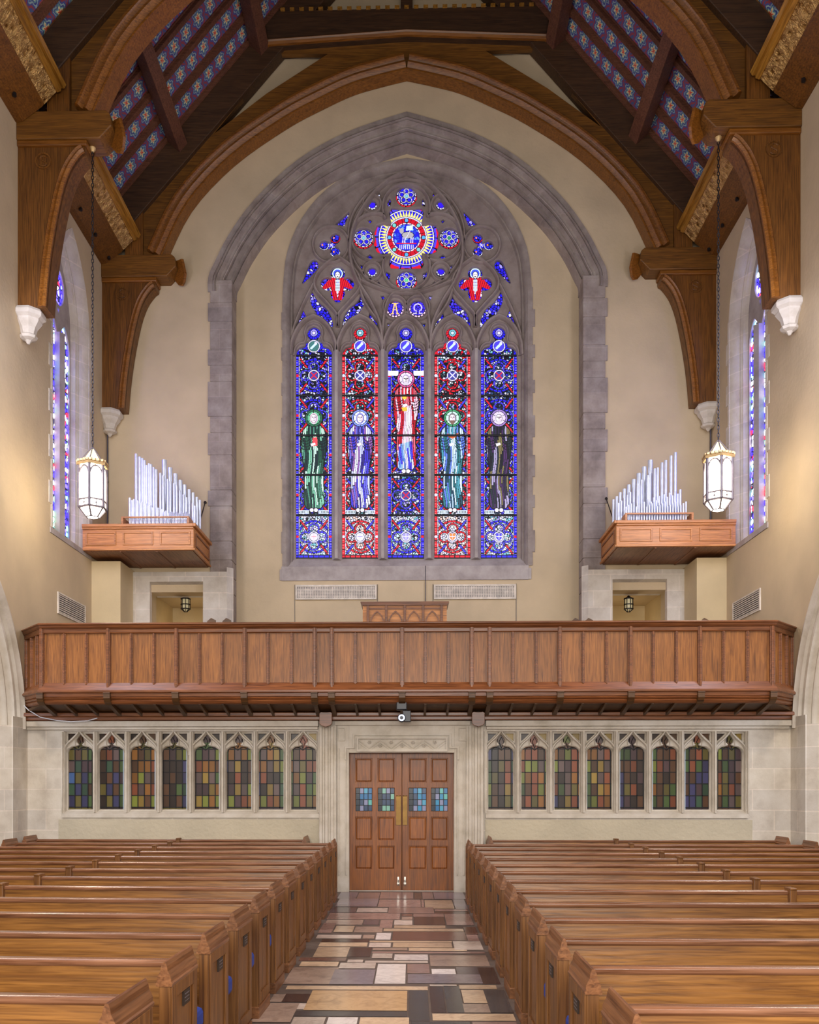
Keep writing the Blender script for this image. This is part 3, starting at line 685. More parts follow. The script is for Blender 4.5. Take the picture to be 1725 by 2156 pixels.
for lx in (849, 853, 866, 870): cv.col(cv.seg(lx, 500, lx-1, 511, 2), WHI)
cv.col(cv.poly([(856, 476), (870, 474), (869, 484), (855, 486)]), (200, 230, 230)); cv.col(cv.seg(852, 508, 868, 478, 1.2), WHI)
cv.col(cv.seg(836, 512.5, 876, 512.5, 2.6), RED)
for k in range(8): cv.col(cv.seg(842+k*4, 516, 842+k*4, 524, 1.5), WHI)
flower(856, 413, 23, TEA); flower(856, 590, 23, (90, 200, 130)); flower(766, 501, 22.5, TEA); flower(946, 501, 22.5, GRN)
for cx, cy in ((784, 431), (784, 572), (929, 431), (929, 571)):
    lead(cv, cv.disc(cx, cy, 12)); q = np.arctan2(cv.Y-cy, cv.X-cx); r_ = np.hypot(cv.X-cx, cv.Y-cy)
    cv.col((r_ < 9.8) & (r_ > 7.6) & (np.mod(q*5/PI, 1) > .3), WHI); cv.col(r_ < 6.6, (46, 20, 230))
for sx in (-1, 1):
    mx_ = lambda x: 856+sx*(x-856)
    # trefoil
    for lx, ly in ((706, 501), (682, 516), (706, 530)):
        d = cv.disc(mx_(lx), ly, 12); lead(cv, d); ringL(cv, mx_(lx), ly, 10, 1.6, WHI if ly > 505 else RED, d, 4); cv.col(cv.disc(mx_(lx), ly, 8) & (ed > 1), (40, 40, 220)); cv.col(cv.disc(mx_(lx)-3, ly, 2), ORA)
    cv.col(cv.disc(mx_(698), 516, 5), BLU2); cv.col(cv.seg(mx_(695), 513, mx_(701), 519, 1.5) | cv.seg(mx_(695), 519, mx_(701), 513, 1.5), WHI)
    # winged figure in the quatrefoil
    ax = mx_(711); reg = (np.abs(cv.X-ax) < 38) & (cv.Y > 556) & (cv.Y < 642)
    cv.pal(reg, idv, [BLU, BLU2, BLU, WHI, BLU]); lead(cv, reg & (ed < 1.2))
    lead(cv, cv.disc(ax, 576, 12.5)); cv.col(cv.disc(ax, 576, 11), (60, 80, 220)); cv.col(cv.ring(ax, 576, 10, 2.2), (200, 225, 240))
    for q in (-1, 1):
        wg = cv.poly([(ax+q*3, 586), (ax+q*14, 584), (ax+q*34, 607), (ax+q*26, 609), (ax+q*14, 604), (ax+q*9, 632), (ax, 632), (ax+q*3, 610)]); lead(cv, wg); cv.col(wg & (np.mod((cv.X-ax)*q*.22+cv.Y*.06, 1) > .2), RED)
    cv.col((np.abs(cv.X-ax) < 4.4) & (cv.Y > 588) & (cv.Y < 612) & (np.mod(cv.Y/6, 1) > .15), (185, 200, 210)); lead(cv, np.hypot((cv.X-ax)/6.2, (cv.Y-579)/8) < 1)
    cv.col(np.hypot((cv.X-ax)/4.8, (cv.Y-579)/6.6) < 1, (225, 220, 225))
    for q in (-1, 1): lead(cv, cv.seg(ax+q*1, 578, ax+q*3.2, 578, 1.2))
    lead(cv, cv.seg(ax-1.5, 582.6, ax+1.5, 582.6, 1.0))
    # lettered roundels
    lx = mx_(832); lead(cv, cv.disc(lx, 649, 21)); q = np.arctan2(cv.Y-649, cv.X-lx); r_ = np.hypot(cv.X-lx, cv.Y-649)
    cv.col((r_ < 18.5) & (r_ > 15.8) & (np.mod(q*8/PI, 1) > .3), (225, 190, 215)); cv.col(r_ < 14.8, (60, 40, 220)); lead(cv, (r_ < 14.8) & (ed < 0.8))
GOLD = (240, 190, 110)
cv.col(cv.seg(827, 660, 831, 639, 2.6) | cv.seg(837, 660, 833, 639, 2.6) | cv.seg(829, 652, 835, 652, 1.8) | cv.seg(826, 638.5, 838, 638.5, 1.8) | cv.seg(824, 660.5, 829, 660.5, 1.8) | cv.seg(835, 660.5, 840, 660.5, 1.8), GOLD)
cv.col(cv.ring(880, 648, 8, 2.4) & ((cv.Y < 654) | (np.abs(cv.X-880) > 6)) | cv.seg(871, 660, 877, 660, 2.2) | cv.seg(883, 660, 889, 660, 2.2) | cv.seg(876.5, 654, 876.5, 660, 1.6) | cv.seg(883.5, 654, 883.5, 660, 1.6), (200, 190, 235))

# ---- openings of the tracery, in measured outline
def circ(cx, cy, r, n=20): return [(cx+r*math.cos(2*PI*i/n), cy+r*math.sin(2*PI*i/n)) for i in range(n)]
half = []
half.append(circ(766, 501, 22.5)); half.append(circ(784, 431, 9.8)); half.append(circ(784, 572, 9.8)); half.append(circ(832, 649, 18.3))
half += [[(795, 405), (799, 404), (801, 410), (798, 413)], [(821, 416), (824, 423), (822, 432), (817, 434), (816, 424)], [(760, 444), (764, 439), (767, 443), (764, 446)],
         [(774, 464), (779, 460), (784, 465), (780, 469)], [(770, 541), (779, 534), (787, 541), (778, 545)], [(758, 556), (765, 558), (767, 563), (763, 568)],
         [(813, 570), (822, 576), (820, 586), (817, 590), (813, 580)], [(801, 622), (808, 621), (810, 626), (806, 631)], [(815, 680), (825, 679), (819, 689)], [(796, 590), (801, 596), (797, 598)]]
half.append([(735, 444), (735, 450), (724, 476), (716, 474), (706, 472), (716, 462)])
half.append(smoothpts([(652, 553), (660, 545), (669, 549), (671, 562), (660, 575), (647, 588), (635, 599), (640, 584), (647, 566)], 1, True))
half.append(smoothpts([(711, 559), (724, 564), (727, 577), (722, 586), (734, 582), (745, 590), (746, 603), (735, 612), (724, 609), (727, 622), (711, 640), (695, 622), (698, 609), (687, 612), (676, 603), (675, 590), (687, 582), (699, 586), (695, 577), (698, 564)], 1, True))
dag = [(656, 610), (664, 626), (673, 638), (684, 645), (693, 656), (700, 673), (701, 691), (688, 683), (674, 672), (665, 657), (655, 641), (652, 625)]
half.append(smoothpts(dag, 1, True)); half.append(smoothpts([(1422-x, y) for x, y in dag][::-1], 1, True))
half.append([(633, 640), (647, 671), (636, 676), (625, 689), (627, 668)]); half.append([(787, 638), (794, 660), (799, 690), (788, 678), (774, 671)])
tre = []
for (lx, ly, a0_, a1_) in ((706, 501, 230, 460), (706, 530, -100, 130), (682, 516, 115, 245)):
    pass
tre = [(697,509),(695,500),(699,493),(707,490),(715,494),(717,502),(713,510),(706,514),(706,518),(713,521),(717,530),(713,538),(705,541),(697,537),(695,529),(697,522),(690,524),(682,526),(674,522),(672,515),(676,508),(684,505),(691,508)]
half.append(tre)
openings = []
for p in half: openings.append(p); openings.append([(1712-x, y) for x, y in p][::-1])
openings.append(circ(856, 413, 22.3)); openings.append(circ(856, 591, 22.3))
cross = [(824,436.5),(840,437),(848,437.5),(856,438),(864,437.5),(872,437),(888,436.5),(893,446),(888,466),(889,471),(905,469),(918,473),(924,487),(925,501),(924,516),(918,530),(905,535),(889,532),(888,537),(893,556),(888,564.5),(872,565),(856,565.5),(840,565),(824,564.5),(819,556),(824,537),(823,532),(807,535),(794,530),(788,516),(787,501),(788,487),(794,473),(807,469),(823,471),(824,466),(819,446)]
openings.append(cross)
lan = []
for c in LC:
    rgt = [(c+38, 1176), (c+38, 748), (c+36.5, 738), (c+30, 731), (c+19, 728), (c+17, 720), (c+8, 714.5), (c+13, 708), (c+14.5, 700), (c+11, 692), (c+5, 688), (c, 686.5)]
    lan.append(rgt+[(2*c-x, y) for x, y in rgt[::-1]][1:])
YT = 21.12
win = thing('window_1', (0, YT, wz0), None, None, kind='structure')
ow = interp(pw([(616,650),(618,590),(630,532),(660,470),(705,417),(775,375),(856,360)], YT), 3); ow[-1] = (0, ow[-1][1]); ox0 = ow[0][0]
outline = [(-ox0, Z_(1180, YT)), (ox0, Z_(1180, YT))][::1]
outline = [(-ox0+.1, Z_(1179, YT)), (ox0-.1, Z_(1179, YT))]+[(x-.1 if x < 0 else x+.1, z+.05) for x, z in (ow+mirror(ow)[1:])]
holes = [pw(p, YT) for p in openings+lan]
pl = plate('tracery', outline, holes, 'xz', YT, 0.14, M['stone_dark'], win, bev=0.018)
def glass_mesh(name, outline_px, cv, Y, mat, parent, grow=1.5):
    xs = [p[0] for p in outline_px]; ys = [p[1] for p in outline_px]
    i0 = max(0, int((min(xs)-grow-cv.x0)*cv.k)); i1 = min(cv.W, int((max(xs)+grow-cv.x0)*cv.k)+1)
    j0 = max(0, int((min(ys)-grow-cv.y0)*cv.k)); j1 = min(cv.H, int((max(ys)+grow-cv.y0)*cv.k)+1)
    nx, ny = i1-i0, j1-j0
    gx, gy = np.meshgrid(cv.x0+np.arange(i0, i1+1)/cv.k, cv.y0+np.arange(j0, j1+1)/cv.k)
    t = (gx-VX)/F; dx = Y*(t*ct-st)/(ct+t*st); d = Y*ct-dx*st
    co = np.stack([CX+dx, np.full(gx.shape, Y), EZ+(HY-gy)*d/F], -1).reshape(-1, 3)
    r = parent
    while r.parent: r = r.parent
    co -= np.array(ORG[r.name])[None, :]
    idx = np.arange((nx+1)*(ny+1)).reshape(ny+1, nx+1)
    q = np.stack([idx[1:, :-1], idx[1:, 1:], idx[:-1, 1:], idx[:-1, :-1]], -1).reshape(-1, 4)
    me = bpy.data.meshes.new(name); me.vertices.add(len(co)); me.vertices.foreach_set('co', co.ravel())
    me.loops.add(len(q)*4); me.loops.foreach_set('vertex_index', q.ravel().astype(np.int32))
    me.polygons.add(len(q)); me.polygons.foreach_set('loop_start', np.arange(0, len(q)*4, 4, dtype=np.int32)); me.update(calc_edges=True)
    col = cv.im[j0:j1, i0:i1].reshape(-1, 3); col = np.concatenate([col, np.ones((len(col), 1), np.float32)], 1); col = np.repeat(col, 4, 0).astype(np.float32)
    at = me.color_attributes.new('Col', 'FLOAT_COLOR', 'CORNER'); at.data.foreach_set('color', col.ravel()); me.materials.append(mat)
    o = bpy.data.objects.new(name, me); C.objects.link(o); o.parent = parent; return o
names = ['throned figure in blue', 'figure in violet', 'central figure in red', 'figure in teal', 'dark robed figure']
for i, p in enumerate(lan):
    g = glass_mesh('lancet_glass', p, cvL, YT+0.1, M['glass'], win)
    g['label'] = ['leftmost blue bordered lancet with figure in green', 'red bordered lancet with figure in violet', 'central blue lancet with figure in red', 'red bordered lancet with figure in teal', 'rightmost blue lancet with dark robed figure'][i]
for p in openings: glass_mesh('tracery_glass', p, cvT, YT+0.1, M['glass'], win)
# saddle bars
m = MB()
for c in LC:
    for yb in (748.5, 833, 917, 1000, 1085): a_ = W(c-38, yb, YT+.05); b_ = W(c+38, yb, YT+.05); m.tube(a_, b_, 0.014, 6)
m.build('saddle_bars', M['lead'], win)
# mullions and raised mouldings
for k, mxp in enumerate([709.5, 806.5, 904, 1002]):
    x = X_(mxp, YT); m = MB(); m.prism([(x-.12, YT+.02), (x-.05, YT-.14), (x-.035, YT-.19), (x+.035, YT-.19), (x+.05, YT-.14), (x+.12, YT+.02)], 'z', Z_(1179, YT), Z_(742, YT))
    m.build('mullion', M['stone_mull'], win, bevel=0.008)
roll = [(0.045, 0.03), (0.04, -0.03), (0.015, -0.06), (-0.015, -0.06), (-0.04, -0.03), (-0.045, 0.03)]
def rollpath(pts, Y, closed=False, w_=1.0, dd=1.0, mat='stone_dark', name='moulding'):
    p2 = pw(pts, Y); return MB().sweep(p2, [(u*w_, v*dd) for u, v in roll], 'xz', Y, closed=closed).build(name, M[mat], win, smooth=True, recalc=True)
for c in LC:
    l = [(c-48.5, 750), (c-46, 722), (c-34, 694), (c-18, 676), (c, 667)]; l = interp(l, 4)
    rollpath(l+[(2*c-x, y) for x, y in l[::-1]][1:], YT, w_=1.3, dd=1.9)
    l = [(c-42, 750), (c-38, 732), (c-28, 723), (c-20, 722), (c-17, 712), (c-19, 700), (c-13, 686), (c, 681)]; l = interp(l, 3)
    rollpath(l+[(2*c-x, y) for x, y in l[::-1]][1:], YT, w_=.7, dd=.9)
for k_ in range(4):
    q_ = k_*PI/2; lx_, ly_ = 856+66*math.cos(q_), 501-62*math.sin(q_)
    rollpath([(lx_+50*math.cos(q_+R(a_)), ly_-50*math.sin(q_+R(a_))) for a_ in range(118, -119, -8)], YT, False, .9, 1.4)
for cx, cy, r in [(697, 516, 38), (1015, 516, 38), (784, 431, 19), (928, 431, 19), (784, 572, 19), (928, 572, 19), (832, 649, 25), (880, 649, 25)]:
    rollpath([(cx+r*math.cos(2*PI*i/32), cy-r*math.sin(2*PI*i/32)) for i in range(32)][::-1], YT, True, .8, 1.1)
for sx in (-1, 1):
    f_ = lambda pts: [(856+sx*(x-856), y) for x, y in pts]
    def sp(pts, w_, dd): 
        q = f_(interp(pts, 5)); rollpath(q, YT, False, w_, dd)
    sp([(711, 690), (712, 665), (733, 640), (757, 610), (757, 585), (740, 562), (711, 541)], 1.0, 1.6)
    sp([(711, 690), (710, 665), (690, 640), (666, 612), (664, 588), (682, 562), (711, 541)], 1.0, 1.6)
    sp([(806, 745), (802, 690), (782, 640), (752, 590), (738, 540), (745, 480), (775, 425), (815, 385), (856, 366)], 1.2, 2.0)
    sp([(806, 745), (806, 700), (812, 650), (826, 622), (856, 613)], 1.0, 1.6)
    sp([(612, 740), (620, 690), (640, 640), (660, 600)], 1.0, 1.4)
    sp([(806, 690), (770, 640), (756, 600)], .9, 1.3)
    sp([(755, 590), (790, 605), (830, 618), (856, 620)], 1.0, 1.5)
rollpath([(856+122*math.cos(t), 498-118*math.sin(t)) for t in [2*PI*i/64 for i in range(64)]][::-1], YT, True, .9, 1.1)
# splayed window surround and sill
full = wpath+mirror(wpath)[1:]
full = [(full[0][0], wz0)]+full+[(full[-1][0], wz0)]
pr = [(0.10, 0.0), (0.10, -0.02), (0.03, -0.025), (0.0, -0.01), (-0.06, 0.08), (-0.07, 0.14), (-0.10, 0.14), (-0.13, 0.22), (-0.15, 0.30), (-.10, .32), (0.06, 0.2)]
MB().sweep(full, pr, 'xz', YR).build('window_frame', M['stone_grey'], win, smooth=True, recalc=True)
m = MB(); m.prism([(YR-.03, Z_(1222, YR)), (YR-.03, wz0), (YR+.02, wz0+.01), (YT, Z_(1177, YT)), (YT+.1, Z_(1177, YT)), (YT+.1, Z_(1222, YR))], 'x', -2.86, 2.76)
m.box(-2.9, 2.82, YR-.02, YR+.1, Z_(1221, YR), wz0-.06)
m.build('window_sill', M['stone_mull'], win, bevel=0.006)
m = MB(); rnd = random.Random(3); z = wz0; k = 0
while z < Z_(650, YR):
    h = rnd.choice([.3, .4, .5]); e = .12 if k % 2 else .07
    m.box(-2.83, -2.74-e, YR-.02, YR+.05, z+.005, z+h-.005); m.box(2.74, 2.68+e+.1, YR-.02, YR+.05, z+.005, z+h-.005); z += h; k += 1
m.build('quoin', M['stone_grey'], win, bevel=.006)
# ---- clerestory windows in the side walls
for s in (-1, 1):
    wn = thing('window_%d' % (4 if s < 0 else 5), (s*HW, 18.25, WZ0), None, None, kind='structure')
    full = [(WY0, WZ0)]+gothic(WY0, WY1, WZS, WZA)+[(WY1, WZ0)]
    pr = [(0.02, 0.02), (0.02, -0.015), (-0.02, -0.01), (-0.20, 0.12), (-0.21, 0.15), (-0.24, 0.15), (-0.27, 0.19), (-0.30, 0.18), (-0.33, 0.23), (-0.40, 0.29), (-.3, .5), (0.02, 0.5)]
    MB().sweep(full, pr, 'yz', s*HW, side=s).build('window_frame', M['stone'], wn, smooth=True, recalc=True)
    # two lights and tracery
    gy0, gy1 = WY0+.4, WY1-.4; mid = (gy0+gy1)/2
    hl = []
    for (p, q) in ((gy0, mid-.055), (mid+.055, gy1)):
        hl.append([(q, WZ0+.12), (p, WZ0+.12)]+gothic(p, q, 10.7, 11.2, 6))
    hl.append([(18.25+.3*math.cos(t), 11.85+.36*math.sin(t)) for t in [2*PI*i/20 for i in range(20)]])
    hl.append([(mid-.06, 11.42), (mid+.06, 11.42), (mid, 11.28)])
    hl.append([(mid-.1, 12.42), (mid+.1, 12.42), (mid, 12.62)])
    tro = [(gy1+.05, WZ0+.02), (gy0-.05, WZ0+.02)]+[(y, z+.02) for y, z in gothic(gy0-.05, gy1+.05, 11.1, 12.8)]
    plate('tracery', tro, hl, 'yz', s*(HW+.26), 0.05, M['stone_mull'], wn, bev=.01, side=s)
    m = MB(); m.prism([(s*(HW+.13), mid), (s*(HW+.2), mid-.1), (s*(HW+.31), mid-.1), (s*(HW+.31), mid+.1), (s*(HW+.2), mid+.1)], 'z', WZ0, 10.9); m.build('mullion', M['stone_mull'], wn)
    cvs = Cv(0, 0, (gy1-gy0)*90, 6.2*90, 1.0, 5+s); i1, e1 = cvs.cells(7, 11+s, stretch=1.3)
    cvs.pal(cvs.X > -1, i1, [BLU2, WHI, WHI, BLU, TEA, WHI, BLU, RED, DRK, BLU, (120, 200, 160), BLU2]); lead(cvs, e1 < 1.3)
    lead(cvs, (np.mod(cvs.Y/90, 1) < .04)); bd = np.abs(np.mod(cvs.X/90-(0 if 1 else 0), .87)-.43) > .38; cvs.col(bd & (e1 > 1.3) & (i1 > .4), BLU)
    nx, ny = cvs.W, cvs.H; ys_ = np.linspace(gy0-.03, gy1+.03, nx+1); zs_ = np.linspace(WZ0+6.2, WZ0+.05, ny+1)
    gy, gz = np.meshgrid(ys_, zs_); co = np.stack([np.full(gy.shape, s*(HW+.32))-s*HW, gy-18.25, gz-WZ0], -1).reshape(-1, 3)
    idx = np.arange((nx+1)*(ny+1)).reshape(ny+1, nx+1)
    q = np.stack([idx[1:, :-1], idx[1:, 1:], idx[:-1, 1:], idx[:-1, :-1]], -1).reshape(-1, 4)
    hfac = (gz[:-1, :-1] < 12.7-np.abs(gy[:-1, :-1]-18.25)*1.6).reshape(-1); q = q[hfac]
    me = bpy.data.meshes.new('window_glass'); me.from_pydata(co.tolist(), [], q.tolist())
    col = cvs.im.reshape(-1, 3)[hfac]*8.0; col = np.repeat(np.concatenate([col, np.ones((len(col), 1), np.float32)], 1), 4, 0).astype(np.float32)
    at = me.color_attributes.new('Col', 'FLOAT_COLOR', 'CORNER'); at.data.foreach_set('color', col.ravel()); me.materials.append(M['glass'])
    g = bpy.data.objects.new('window_glass', me); C.objects.link(g); g.parent = wn
    m = MB(); m.prism([(s*(HW-.02), WZ0-.12), (s*(HW-.02), WZ0-.02), (s*(HW+.4), WZ0+.12), (s*(HW+.4), WZ0-.12)], 'y', WY0-.1, WY1+.1); m.build('window_sill', M['stone_mull'], wn)
    m = MB(); z = WZ0; k = 0
    while z < WZS:
        e = .16 if k % 2 else .06
        for yy_ in (WY0, WY1):
            sg = -1 if yy_ == WY0 else 1
            m.box(s*(HW-.012), s*(HW+.05), yy_-.03*sg, yy_+sg*e, z+.005, z+.42)
        z += .43; k += 1
    m.build('quoin', M['stone'], wn, bevel=.005)
#@@SCREEN
# ---------------------------------------------------------------- stone screen under the gallery
YS = 16.1
zs_top = 3.12
bandL = pw([(134,1712),(672,1712),(672,1540),(134,1540)], YS)
bandR = pw([(1026,1713),(1572,1713),(1572,1540),(1026,1540)], YS)
dr = pw([(735,1890),(956,1890),(956,1585),(735,1585)], YS)
for p in (0, 1): dr[p] = (dr[p][0], 0.001)
ws = plate('wall_screen', [(-HW, 0), (HW, 0), (HW, zs_top), (-HW, zs_top)], [bandL, bandR, dr], 'xz', YS, 0.35, M['stone']); tag(ws, kind='structure')
for nm, x0, x1 in (('left', 124, 676), ('right', 1022, 1584)):
    m = MB().box(X_(x0, YS), X_(x1, YS), YS-.02, YS+.1, 0.0, Z_(1726, YS)); o = m.build('trim_dado_'+nm, M['plaster2']); tag(o, kind='structure')
    m = MB().box(X_(48 if x0 < 500 else 1022, YS), X_(672 if x0 < 500 else 1662, YS), YS-.12, YS+.1, Z_(1530, YS), Z_(1518, YS))
    m.box(X_(50 if x0 < 500 else 1024, YS), X_(670 if x0 < 500 else 1660, YS), YS-.07, YS+.1, Z_(1536, YS), Z_(1530, YS))
    o = m.build('trim_cornice_'+nm, M['stone_plain'], bevel=.012); tag(o, kind='structure')
CC = dict(A=(176,112,40), B=(104,66,40), O=(120,108,46), P=(88,62,70), G=(78,108,54), L=(146,158,58), R=(166,84,50), U=(66,66,120), D=(54,38,34), M=(122,98,98), K=(84,128,205), T=(60,100,74), Y=(184,150,62))
CC = {k: tuple(q*.8+b*.2 for q, b in zip(v, (66, 54, 40))) for k, v in CC.items()}
GL = ["OBO MTP KOU TUT UOU", "BRM DTB DBU OUB DOU", "ABO BAA ALM RMA LYB", "BPO DDD DBD BDG BDB", "GPM RAA MYM PPY YLA", "AMA MYD DRD PYM LPR", "MAY AMY RDD DYM LRA", "BRO MOR ALP MRG LRO"]
GR = ["DBB DOR ODR BPY BDO", "RRB LLM ARA BRL ROA", "BLR MPR DMA GMO DYR", "AMR BYM YMR BYA LRA", "GPB BRD BDP ORD PDB", "BBR RPB BDB BOG BGR", "BRO RGU BUU UPT UTB", "BOP GPM OPB ORM GMO"]
cenL = [165, 231, 297.5, 364, 433, 501, 569, 638]; cenR = [1056, 1126, 1196, 1265, 1334.5, 1403.5, 1472, 1541]
for wi, (cen, band, pats, lab) in enumerate(((cenL, (134, 672), GL, 'left'), (cenR, (1026, 1572), GR, 'right'))):
    wn = thing('window_%d' % (2+wi), (X_((band[0]+band[1])/2, YS), YS, Z_(1712, YS)), None, None, kind='structure')
    holes = []; hw = 27
    for c in cen:
        rg = [(c+26.5, 1705), (c+26.5, 1584), (c+24, 1576), (c+17, 1570.5), (c+5, 1569.5), (c+3, 1567.5), (c+8, 1562), (c+9, 1557), (c+5, 1551), (c, 1546)]
        holes.append(pw(rg+[(2*c-x, y) for x, y in rg[::-1]][1:], YS))
        holes.append(pw([(c-27, 1544), (c-9, 1544), (c-22, 1556), (c-27, 1560)], YS)); holes.append(pw([(c+27, 1544), (c+9, 1544), (c+22, 1556), (c+27, 1560)], YS))
    b0, b1 = band
    plate('tracery', pw([(b0-3, 1715), (b1+3, 1715), (b1+3, 1537), (b0-3, 1537)], YS), holes, 'xz', YS+.09, .1, M['stone_plain'], wn, bev=.01)
    m = MB()
    for c in cen:
        l = [(c-30, 1700), (c-30, 1584), (c-26, 1574), (c-15, 1565), (c-11, 1556), (c-12, 1552), (c, 1541)]
        l1 = [(c-33, 1590), (c-32.5, 1578), (c-26, 1566), (c-14, 1555), (c-5, 1545), (c, 1538)]; l1 = interp(l1, 3)
        p1 = pw(l1+[(2*c-x, y) for x, y in l1[::-1]][1:], YS)
        m.sweep(p1, [(.022, .1), (.022, -.0), (.008, -.03), (-.008, -.03), (-.022, 0), (-.022, .1)], 'xz', YS+.06)
        l2 = [(c-29, 1706), (c-29, 1586), (c-26, 1577), (c-18, 1571.5), (c-10, 1570), (c-10, 1562), (c-11, 1556), (c-6, 1549), (c, 1544)]
        p2 = pw(l2+[(2*c-x, y) for x, y in l2[::-1]][1:], YS); m.sweep(p2, [(.012, .1), (.012, .03), (0, .012), (-.012, .03), (-.012, .1)], 'xz', YS+.06)
    m.build('arch_moulding', M['stone_plain'], wn, smooth=True, recalc=True)
    sp_ = (cen[-1]-cen[0])/7
    for k in range(9):
        xm = cen[0]-sp_/2+k*sp_; x = X_(xm, YS); m = MB()
        m.prism([(x-.045, YS+.1), (x-.04, YS+.04), (x-.016, YS-.0), (x-.012, YS-.03), (x+.012, YS-.03), (x+.016, YS-.0), (x+.04, YS+.04), (x+.045, YS+.1)], 'z', Z_(1711, YS), Z_(1540, YS))
        m.build('mullion', M['stone_plain'], wn)
    m = MB(); m.prism([(YS-.04, Z_(1722, YS)), (YS-.04, Z_(1714, YS)), (YS+.14, Z_(1705, YS)), (YS+.2, Z_(1705, YS)), (YS+.2, Z_(1722, YS))], 'x', X_(b0-3, YS), X_(b1+3, YS)); m.build('window_sill', M['stone_plain'], wn)
    rnd = random.Random(20+wi)
    for c, pat in zip(cen, pats):
        rows = pat.split(); m = MB(); cl = []; ys = [1577, 1601, 1626, 1650, 1675, 1700]
        Yg = YS+.165
        def quad(x0, x1, y0, y1, col):
            a, b = W(x0, y1, Yg), W(x1, y0, Yg); m.add([(a.x, Yg, a.z), (b.x, Yg, a.z), (b.x, Yg, b.z), (a.x, Yg, b.z)], [(0, 1, 2, 3)]); k = rnd.uniform(.85, 1.15); cl.append(tuple(min(255, q*k) for q in col))
        for r_, row in enumerate(rows):
            for q_, ch in enumerate(row):
                x0 = c-20.4+q_*13.6; quad(x0, x0+13.6, ys[r_], ys[r_+1], CC[ch])
            for x0 in (c-28, c+20.4): quad(x0, x0+7.6, ys[r_], ys[r_+1], CC[rnd.choice('GBPUT' if 'U' in pat[-7:] or 'D' in row else 'LABRG')])
        for k_ in range(4): quad(c-28+k_*14, c-14+k_*14, 1564, 1577, CC[rnd.choice(rows[0])])
        quad(c-10, c+10, 1545, 1564, CC[rows[0][1]]); quad(c-30, c-8, 1542, 1562, CC['D']); quad(c+8, c+30, 1542, 1562, CC[rnd.choice('DBY')]); quad(c-28, c+28, 1700, 1708, CC[rnd.choice('BDPO')])
        g = m.build('leaded_glass', M['glass_amber'], wn); at = g.data.color_attributes.new('Col', 'FLOAT_COLOR', 'CORNER')
        at.data.foreach_set('color', np.array([(*srgb(q), 1.0) for q in cl for _ in range(4)], dtype=np.float32).ravel())
        m = MB(); t = .007
        for x in (c-20.4, c-6.8, c+6.8, c+20.4):
            a = X_(x, Yg); m.box(a-t, a+t, Yg-.012, Yg+.01, Z_(1702, Yg), Z_(1572, Yg))
        for y in ys: a = Z_(y, Yg); m.box(X_(c-28, Yg), X_(c+28, Yg), Yg-.012, Yg+.01, a-t, a+t)
        ap = pw([(c-20, 1584), (c-19, 1576), (c-13, 1573), (c-5, 1575), (c, 1580), (c+5, 1575), (c+13, 1573), (c+19, 1576), (c+20, 1584)], Yg); m.path([(x, Yg-.005, z) for x, z in ap], .006, 5)
        ap = pw([(c, 1575), (c-5, 1562), (c, 1552), (c+5, 1562), (c, 1575)], Yg); m.path([(x, Yg-.005, z) for x, z in ap], .006, 5)
        m.build('lead_cames', M['lead'], wn)
# ---- portal: clustered shafts, frame, carved lintel
Yf = YS-.02
m = MB()
for s_, xs in ((-1, [676, 682, 688, 694, 700, 706]), (1, [984, 990, 996, 1002, 1008, 1015])):
    for k, x in enumerate(xs):
        rr_ = [.03, .018, .03, .018, .035, .022][k if s_ < 0 else 5-k]
        m.tube((X_(x, Yf), Yf-.03, 0.25), (X_(x, Yf), Yf-.03, Z_(1530, Yf)), rr_, 10)
    m.box(X_(min(xs)-3, Yf), X_(max(xs)+3, Yf), Yf-.03, Yf+.1, 0, Z_(1524, Yf))
    m.box(X_(min(xs)-4, Yf), X_(max(xs)+4, Yf), Yf-.09, Yf+.1, 0, 0.22)
o = m.build('trim_portal_shafts', M['stone_plain'], smooth=True); tag(o, kind='structure')
m = MB()
m.box(X_(710, Yf), X_(735, Yf), Yf-.015, Yf+.2, 0, Z_(1519, Yf)); m.box(X_(957, Yf), X_(982, Yf), Yf-.015, Yf+.2, 0, Z_(1519, Yf))
m.box(X_(735, Yf), X_(957, Yf), Yf-.015, Yf+.2, Z_(1585, Yf), Z_(1519, Yf))
for x in (714, 729, 963, 977): m.tube((X_(x, Yf), Yf-.02, .3), (X_(x, Yf), Yf-.02, Z_(1575, Yf)), .014, 8)
m.box(X_(706, Yf), X_(990, Yf), Yf-.07, Yf+.1, Z_(1527, Yf), Z_(1519, Yf))
for (x0, x1, y0, y1) in ((711, 727, 1532, 1560), (966, 983, 1532, 1560)):
    for q in ((x0, x1, y0, y0+1.5), (x0, x1, y1-1.5, y1), (x0, x0+1.5, y0, y1), (x1-1.5, x1, y0, y1)): m.box(X_(q[0], Yf), X_(q[1], Yf), Yf-.035, Yf, Z_(q[3], Yf), Z_(q[2], Yf))
